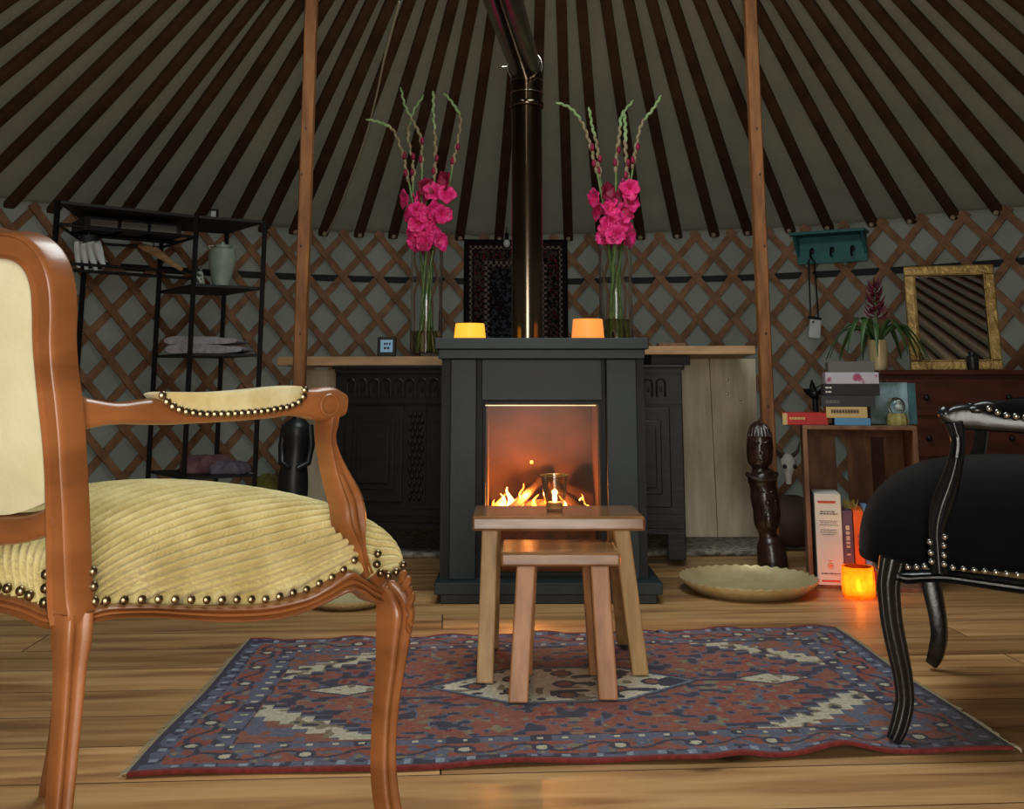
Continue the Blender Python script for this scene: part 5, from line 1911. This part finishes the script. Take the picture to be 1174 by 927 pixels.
# gold framed mirror leaning on the wall
zm0 = zt2 + .0005
Ym = Yd + .12
ml, mr = DX(1053, Ym), DX(1152, Ym)
mt_ = P(1100, 303, Ym).z
t = thing('gilt_mirror', 'gold framed mirror standing on the chest of drawers', 'mirror', ((ml + mr) / 2, Ym + .03, zm0), -.28)
lean = .05
fwm = .042
def lp_(x, z, dy=0): return V((x, Ym + lean * (z - zm0) / (mt_ - zm0) + dy, z))
m = MB()
for (xa, xb, za_, zb2_) in ((ml, mr, mt_ - fwm, mt_), (ml, mr, zm0, zm0 + fwm), (ml, ml + fwm, zm0 + fwm, mt_ - fwm), (mr - fwm, mr, zm0 + fwm, mt_ - fwm)):
    m.hexa([lp_(xa, za_, -.02), lp_(xb, za_, -.02), lp_(xb, za_, .012), lp_(xa, za_, .012)], [lp_(xa, zb2_, -.02), lp_(xb, zb2_, -.02), lp_(xb, zb2_, .012), lp_(xa, zb2_, .012)])
fo = m.build('gilt_frame', M_gold, t, smooth=False, bevel=.006)
m = MB()
m.tube([lp_(ml + fwm, zm0 + fwm, -.02), lp_(mr - fwm, zm0 + fwm, -.02), lp_(mr - fwm, mt_ - fwm, -.02), lp_(ml + fwm, mt_ - fwm, -.02), lp_(ml + fwm, zm0 + fwm, -.02)], .005, 6)
m.build('inner_beading', M_gold, t)
m = MB(); m.add([lp_(ml + fwm - .004, zm0 + fwm - .004, -.004), lp_(mr - fwm + .004, zm0 + fwm - .004, -.004), lp_(mr - fwm + .004, mt_ - fwm + .004, -.004), lp_(ml + fwm - .004, mt_ - fwm + .004, -.004)], [(0, 1, 2, 3)])
m.build('mirror_glass', M_mirror, t, smooth=False)
# small dark jar before the mirror
jx = DX(1122, Yd + .0)
m = MB(); m.lathe((jx, Yd + .02, zt2 + .0005), [(.022, 0), (.025, .02), (.024, .055), (.014, .062), (.014, .075), (.001, .078)], 20); o = m.build('dark_jar', M_ebony); tag(o, 'small dark jar on the chest in front of the mirror', 'jar')
# bromeliad
bxx = DX(1011, 4.4); byy = 4.4
t = thing('potted_bromeliad', 'bromeliad with magenta flower spike in a brass pot on the chest', 'potted plant', (bxx, byy, zt2 + .0005))
zp = P(1011, 390, byy).z
m = MB(); m.lathe((bxx, byy, zt2 + .0005), [(.028, 0), (.036, .02), (.04, zp - zt2), (.036, zp - zt2), (.001, zp - zt2 - .012)], 28, cap1=False); m.build('brass_pot', M_brass, t)
m = MB(); m.bx(bxx - .055, bxx - .043, byy - .03, byy + .03, zt2, zt2 + .0001)
for i in range(15):
    a = 2 * PI * i / 15 + random.uniform(-.15, .15)
    Ln = random.uniform(.15, .22)
    m = MB()
    lift = random.uniform(.05, .10)
    def lf(u, v, a=a, Ln=Ln, lift=lift):
        r = .012 + Ln * v
        z = zp - .012 + lift * math.sin(v * 2.6) * 1.4 - .12 * v * v
        w = .013 * math.sin(PI * min(1, .12 + v * .86)) + .001
        d = V((math.cos(a), math.sin(a) * .7, 0)); n_ = V((-math.sin(a), math.cos(a), 0))
        return V((bxx, byy, z)) + d * r + n_ * (u - .5) * 2 * w + V((0, 0, .006 * abs(u - .5) * 2))
    m.grid(lf, 2, 10); m.build('leaf', M_leaf, t, solid=.0012, angle=180)
m = MB(); m.tube([V((bxx, byy, zp - .02)), V((bxx, byy, zp + .12)), V((bxx, byy, P(1011, 330, byy).z))], [.006, .006, .004], 8); m.build('flower_stalk', M_leaf, t)
m = MB()
zs0, zs1 = P(1011, 366, byy).z, P(1011, 326, byy).z
for k in range(30):
    f_ = k / 30
    a = k * 2.4
    z = zs0 + (zs1 - zs0) * f_
    d = V((math.cos(a), math.sin(a), 0))
    L_ = .07 * (1 - .45 * f_)
    m.tube([V((bxx, byy, z)), V((bxx, byy, z + .01)) + d * L_ * .5, V((bxx, byy, z + .04)) + d * L_ * .8], [.005, .008, .001], 6, squash=.5)
m.build('flower_spike', M_bract, t)
# dark horned ornament behind the stack
q = P(934, 452, 4.9)
t = thing('dark_star_ornament', 'dark spiky ornament behind the stacked game boxes', 'ornament', (q.x, q.y, .0))
m = MB()
for dx, dz, r in ((-14, 6, 3), (-4, 16, 3), (12, 12, 3), (14, -6, 3)):
    m.tube([q, q + V((dx * .6 * 4.9 / F, 0, dz * .6 * 4.9 / F)), q + V((dx * 4.9 / F, -.02, dz * 4.9 / F))], [.022, .014, .003], 8)
m.sphere(q, .026, 10)
m.tube([q, V((q.x + .01, q.y, .3)), V((q.x + .01, q.y, .02))], [.014, .010, .010], 8); m.lathe((q.x + .01, q.y, 0), [(.06, 0.001), (.06, .012), (.01, .02)], 20)
m.build('spiky_shape', M_ebony, t)

# teal hook shelf on the lattice
Rw = R - .06
a_, b_ = on_wall(914, 270, Rw), on_wall(994, 270, Rw)
zt3, zb3 = on_wall(950, 271, Rw).z, on_wall(950, 302, Rw).z
dd = V((b_.x - a_.x, b_.y - a_.y, 0)); Lh = dd.length; rh = math.atan2(dd.y, dd.x)
t = thing('hook_shelf', 'teal painted wall shelf with black hooks hanging on the lattice', 'shelf', (a_.x, a_.y, zb3), rh, local=True)
m = MB(); m.bx(0, Lh, -.02, -.002, 0, zt3 - zb3); m.build('back_board', M_teal, t, smooth=False, bevel=.002)
m = MB(); m.bx(-.012, Lh + .012, -.13, -.002, zt3 - zb3, zt3 - zb3 + .016); m.build('top_board', M_teal, t, smooth=False, bevel=.002)
for xx in (.0, Lh - .014):
    m = MB(); m.add([V((xx, -.02, .04)), V((xx, -.02, zt3 - zb3)), V((xx, -.11, zt3 - zb3)), V((xx + .014, -.02, .04)), V((xx + .014, -.02, zt3 - zb3)), V((xx + .014, -.11, zt3 - zb3))], [(0, 1, 2), (5, 4, 3), (0, 3, 4, 1), (1, 4, 5, 2), (2, 5, 3, 0)]); m.build('bracket', M_teal, t, smooth=False)
for k in range(3):
    xx = Lh * (.22 + .29 * k)
    m = MB(); m.tube([V((xx, -.02, .075)), V((xx, -.055, .07)), V((xx, -.065, .045)), V((xx, -.05, .03)), V((xx, -.04, .035))], .005, 7); m.sphere((xx, -.022, .07), .013, 8, (1, .4, 1.4)); m.build('hook', M_blackmetal, t)
# small white device on a black strap
hk = V((a_.x, a_.y, zb3)) + Matrix.Rotation(rh, 3, 'Z') @ V((Lh * .22, -.05, .03))
d0 = on_wall(930, 376, R - .1)
d0 = V((hk.x + .0, hk.y - .01, d0.z))
t = thing('strapped_device', 'small white case hanging on a black strap from the teal shelf', 'case', d0)
m = MB(); m.box(d0, (.062, .025, .115), Matrix.Rotation(.12, 3, 'Y')); m.build('white_case', M_whitecloth, t, smooth=False, bevel=.01)
m = MB(); m.box(d0 + V((0, -.002, .05)), (.066, .028, .014), Matrix.Rotation(.12, 3, 'Y')); m.sphere(d0 + V((-.012, -.015, .03)), .006, 8); m.build('case_clasp', M_blackmetal, t, smooth=False)
m = MB(); m.tube([d0 + V((-.02, 0, .055)), hk + V((-.016, -.006, -.02)), hk + V((0, -.003, .0)), hk + V((.016, -.006, -.02)), d0 + V((.02, 0, .055))], .0045, 6); m.build('strap', M_blackmetal, t)

# ------------------------------------------------------------------ black metal rack at left
Yn, Yf_ = 4.75, 5.05
def top3(px, py, Y): return P(px, py, Y)
pn = [P(218, 400, Yn), P(298, 400, 4.9)]
pf = [P(178, 400, 5.12), P(254, 400, 5.27)]
rk = thing('metal_rack', 'black metal shelving rack with mesh shelves against the lattice', 'shelving rack', (pn[0].x, pn[0].y, 0))
ztop = P(258, 250, 4.83).z
for q in pn + pf:
    m = MB(); m.bx(q.x - .0095, q.x + .0095, q.y - .0095, q.y + .0095, 0, ztop); m.build('post', M_blackmetal, rk, smooth=False)
def shelfz(py): return P(258, py, 4.83).z
SHZ = {}
for nm, py in (('a', 327), ('b', 405), ('c', 545), ('t', None)):
    z = ztop if py is None else shelfz(py)
    SHZ[nm] = z
    m = MB()
    c4 = [pn[0], pn[1], pf[1], pf[0]]
    c4 = [V((q.x, q.y, 0)) for q in c4]
    m.hexa([V((q.x, q.y, z - .012)) for q in c4], [V((q.x, q.y, z)) for q in c4])
    m.build('shelf', M_mesh, rk, smooth=False)
# hanging wing to the left: upper shelf, lower shelf and rail
wl = [P(54, 400, 4.35), P(90, 400, 4.95)]
c4 = [V((wl[0].x, wl[0].y, 0)), V((pn[0].x, pn[0].y, 0)), V((pf[0].x, pf[0].y, 0)), V((wl[1].x, wl[1].y, 0))]
for z in (ztop,):
    m = MB(); m.hexa([q + V((0, 0, z - .012)) for q in c4], [q + V((0, 0, z)) for q in c4]); m.build('shelf', M_mesh, rk, smooth=False)
for q in (c4[0], c4[3]):
    m = MB(); m.bx(q.x - .0095, q.x + .0095, q.y - .0095, q.y + .0095, 0, ztop); m.build('post', M_blackmetal, rk, smooth=False)
zr1, zr2, zr3 = P(130, 270, 4.7).z, P(130, 311, 4.7).z, P(130, 318, 4.7).z
m = MB()
for z in (zr2, zr3): m.tube([c4[0] + V((0, 0, z)), c4[1] + V((0, 0, z))], .007, 6)
for z in (zr1,): m.tube([c4[3] + V((0, 0, z)), c4[2] + V((0, 0, z))], .007, 6); m.tube([c4[0] + V((0, 0, z)), c4[1] + V((0, 0, z))], .007, 6); m.tube([c4[0] + V((0, 0, z)), c4[3] + V((0, 0, z))], .007, 6)
m.tube([c4[1] + V((0, 0, zr1)), c4[2] + V((0, 0, zr1))], .007, 6)
mc = [(c4[0] + c4[3]) / 2, (c4[1] + c4[2]) / 2]
m.tube([mc[0] + V((0, 0, zr1)), mc[1] + V((0, 0, zr1))], .009, 8)
m.build('hanging_rail', M_blackmetal, rk)
# little boxes on the rail frame -> boards lying across
for i, (pa, pb, pt, pbm, lab) in enumerate(((89, 118, 251, 260, 'pale labelled box leftmost under the top of the black rack'), (132, 158, 254, 262, 'pale labelled box in the middle under the top of the black rack'), (176, 199, 258, 267, 'pale labelled box nearest the rack post under its top shelf'))):
    f_ = (i + .8) / 3.6
    c = mc[0].lerp(mc[1], f_)
    dv = (mc[1] - mc[0]).normalized(); ang = math.atan2(dv.y, dv.x)
    z0 = zr1 + .0095
    t = thing('storage_box', lab, 'box', (c.x, c.y, z0), ang, 'storage boxes under the rack top', local=True)
    m = MB(); m.bx(-.085, .085, -.12, .12, 0, .062); m.build('box_body', M_blk, t, smooth=False, bevel=.002)
    m = MB(); m.bx(-.06, .06, -.1225, -.1195, .016, .05); m.build('box_label', M_gr, t, smooth=False)
# hanging white cloth
hx = P(103, 280, 4.66)
root = thing('white_gloves', 'limp white cloth gloves hanging at the left end of the rack', 'gloves', hx)
for k, (pa, dx, l) in enumerate(((90, 0, 30), (97, 2, 32), (104, 6, 34), (111, 9, 30))):
    a = P(pa, 277, 4.6 - .01 * k); b = P(pa + dx * .5, 277 + l * .6, 4.6); c = P(pa + dx, 277 + l, 4.6)
    m = MB(); m.tube([a, a.lerp(b, .5), b, c], [.018, .02, .017, .008], 8, squash=.6); m.build('finger', M_whitecloth, root)
m = MB(); m.tube([P(102, 270, 4.61), P(103, 279, 4.61)], [.04, .045], 10, squash=.5); m.tube([P(102, 271, 4.61), V((P(102, 270, 4.61).x, 4.61, zr1))], .004, 5); m.build('cuff', M_blk, root)
# wooden hanger
a = P(160, 281, 4.85); b = P(176, 287, 4.8); c = P(208, 309, 4.65)
t = thing('coat_hanger', 'wooden coat hanger hanging from the rack rail', 'coat hanger', b)
m = MB(); m.tube([a, a.lerp(b, .5), b, b.lerp(c, .5), c], [.012, .022, .026, .016, .010], 10, squash=.45); m.build('hanger_body', M_board, t)
m = MB(); top_h = mc[0].lerp(mc[1], .75) + V((0, 0, zr1)); m.tube([b, b + V((0, 0, .05)), V((top_h.x, top_h.y, top_h.z - .012))], .003, 6); m.build('hanger_hook', M_blackmetal, t)
# celadon pot on shelf a
def onshelf(px, Y): return P(px, 325, Y).x
za_ = SHZ['a'] + .0006
cx_ = onshelf(253.5, 4.95); s_ = 4.95 / F
t = thing('ceramic_pot', 'pale green lidded ceramic pot on the upper rack shelf', 'pot', (cx_, 4.95, za_))
hp = P(253, 281, 4.95).z - za_
m = MB(); m.lathe((cx_, 4.95, za_), [(9 * s_, 0), (11 * s_, hp * .2), (15 * s_, hp * .55), (16 * s_, hp * .75), (13.5 * s_, hp * .9), (8.5 * s_, hp * .94), (9 * s_, hp), (.001, hp * .99)], 32); m.build('pot_body', M_ceramic, t)
m = MB()
for sg in (-1, 1): m.tube([V((cx_ + sg * 12 * s_, 4.94, za_ + hp * .86)), V((cx_ + sg * 15 * s_, 4.93, za_ + hp * .97)), V((cx_ + sg * 10 * s_, 4.94, za_ + hp * .98))], .005, 6)
m.sphere((cx_, 4.95, za_ + hp + .006), .012, 8); m.build('pot_handles', M_ceramic, t)
cx_ = onshelf(228, 4.93)
t = thing('figurine', 'small white patterned figurine beside the ceramic pot', 'figurine', (cx_, 4.93, za_))
m = MB(); m.lathe((cx_, 4.93, za_), [(.022, 0), (.028, .02), (.022, .06), (.012, .078), (.001, .085)], 16); m.sphere((cx_, 4.93, za_ + .09), .014, 8); m.build('figurine_body', mat('painted_china', hexc(190, 194, 180), hexc(40, 50, 48), .4, 60, contrast=(.48, .56)), t)
# white card on top
q = P(246, 240, 4.95)
t = thing('small_box', 'tiny white topped box standing on top of the black rack', 'box', (q.x, 4.95, ztop + .0005))
m = MB(); m.bx(q.x - .016, q.x + .016, 4.935, 4.965, ztop + .0005, ztop + .062); m.build('box_body', M_blk, t, smooth=False)
m = MB(); m.bx(q.x - .012, q.x + .012, 4.933, 4.936, ztop + .008, ztop + .052); m.build('box_face', M_whitecloth, t, smooth=False)
# towels on shelf b
zb_s = SHZ['b'] + .0006
def towel(pa, pb, Y, z, th, lab, material=M_towel, dep=.2):
    xa, xb = P(pa, 390, Y).x, P(pb, 390, Y).x
    def f(u, v):
        a = 2 * PI * u
        ex, ez = abs(math.cos(a)) ** .5 * math.copysign(1, math.cos(a)), abs(math.sin(a)) ** .6 * math.copysign(1, math.sin(a))
        x = (xa + xb) / 2 + (xb - xa) / 2 * ex * (1 - .02 * math.sin(v * 9))
        zz = z + th / 2 + th / 2 * ez * (1 - .25 * max(0, ex)) + .003 * math.sin(ex * 7 + v * 5) * (ez > 0)
        return V((x, Y - dep / 2 + dep * v, max(z, zz)))
    m = MB(); m.grid(f, 40, 8)
    n0 = 0
    m.f.append(tuple(range(40))); m.f.append(tuple(8 * 41 + k for k in range(40)))
    o = m.build('folded_towel', material, angle=60)
    return tag(o, lab, 'towel', 'folded towels on the rack shelf')
towel(198, 284, 4.98, zb_s, .042, 'folded grey towel lying directly on the middle rack shelf')
towel(196, 278, 4.98, zb_s + .0425, .038, 'folded grey towel on top of the other on the rack')
# heap of clothes on the bottom shelf
zc = SHZ['c'] + .0006
for lab, c_px, r_, mt3, dz in (('crumpled dusky pink cloth heaped on the bottom rack shelf', 236, (.13, .1, .05), M_pinkcloth, 0), ('striped mauve cloth folded in front on the bottom rack shelf', 262, (.1, .08, .035), mat('mauve_cloth', hexc(96, 84, 100), hexc(140, 128, 140), .95, 40, (1, 8, 8), bump=.4), 0)):
    Y = 5.02 if c_px == 236 else 4.97
    cxx = P(c_px, 550, Y).x
    m = MB()
    def f(u, v, cxx=cxx, r_=r_, Y=Y):
        a, b = 2 * PI * u, PI / 2 * v
        w = 1 + .10 * math.sin(5 * a + 3 * v) + .06 * math.sin(11 * a)
        return V((cxx + r_[0] * math.cos(a) * math.cos(b) ** .6 * w, Y + r_[1] * math.sin(a) * math.cos(b) ** .6 * w, zc + r_[2] * math.sin(b) * (1 + .2 * math.sin(4 * a) * math.cos(b)) * 1.6))
    m.grid(f, 48, 12); m.f.append(tuple(range(48)))
    o = m.build('folded_cloth', mt3, angle=180); tag(o, lab, 'cloth', 'clothes on the bottom rack shelf')
    if c_px == 236: pass
# yellow cloth low behind
q = P(306, 556, 5.2)
m = MB()
m.grid(lambda u, v: V((q.x + .14 * math.cos(2 * PI * u) * math.cos(PI / 2 * v), q.y + .1 * math.sin(2 * PI * u) * math.cos(PI / 2 * v), .0 + (q.z + .05) * math.sin(PI / 2 * v) * (1 + .03 * math.sin(8 * PI * u)))), 32, 10)
m.f.append(tuple(range(32)))
o = m.build('yellow_cushion', mat('yellow_cloth', hexc(140, 140, 70), None, .9), angle=180); tag(o, 'yellowish cushion on the floor between rack and black figure', 'cushion')

# ------------------------------------------------------------------ light
w = bpy.data.worlds.new('World'); scene.world = w; w.use_nodes = True
nt = w.node_tree
bg = nt.nodes['Background']
bg.inputs[0].default_value = (0.80, 0.92, 1.0, 1)
bg.inputs[1].default_value = 1.0
WORLD = bg
def area(name, loc, rot, sx, sy, power, color, portal=False):
    l = bpy.data.lights.new(name, 'AREA'); l.shape = 'RECTANGLE'; l.size = sx; l.size_y = sy
    l.energy = power; l.color = color
    o = bpy.data.objects.new(name, l); COL.objects.link(o)
    o.location = loc; o.rotation_euler = rot
    if portal:
        l.cycles.is_portal = True
    return o
area('door_daylight', (0.109, YC - R - .02, HW / 2), (-PI / 2, 0, 0), 1.1, HW - .02, 46, (1.0, .95, .86)).rotation_euler = (PI / 2, 0, 0)
area('crown_daylight', (XC, YC, HC + .12), (0, 0, 0), 1.3, 1.3, 36, (.92, 1.0, .96))
def point(name, loc, power, color, r=.01):
    l = bpy.data.lights.new(name, 'POINT'); l.energy = power; l.color = color; l.shadow_soft_size = r
    o = bpy.data.objects.new(name, l); COL.objects.link(o); o.location = loc
    return o
point('fire_glow', (SX(605, yc), yc - .03, fire_z + .05), 5.5, (1, .42, .12), .008)
point('fire_glow_left', (SX(583, yc), yc - .02, fire_z + .03), 2.5, (1, .5, .16), .008)
point('votive_glow', (gxc, gy, LT + .05), .25, (1, .6, .25), .008)
point('jar_glow', jg + V((0, 0, .055)), 1.0, (1, .5, .15), .01)

scene.cycles.use_denoising = True
scene.cycles.max_bounces = 10
scene.cycles.sample_clamp_indirect = 4
scene.cycles.caustics_reflective = False
scene.view_settings.view_transform = 'Standard'
scene.view_settings.look = 'None'
scene.view_settings.gamma = 1
scene.view_settings.exposure = 0.2

cam = bpy.data.cameras.new('camera')
co = bpy.data.objects.new('camera', cam); COL.objects.link(co)
cam.sensor_fit = 'HORIZONTAL'; cam.sensor_width = 36
cam.lens = 36 * F / W
cam.shift_x = 0
cam.shift_y = -(HT / 2 - PY) / W
cam.clip_start = .02
co.location = (0, 0, H)
co.rotation_euler = (PI / 2 + PIT, 0, 0)
scene.camera = co
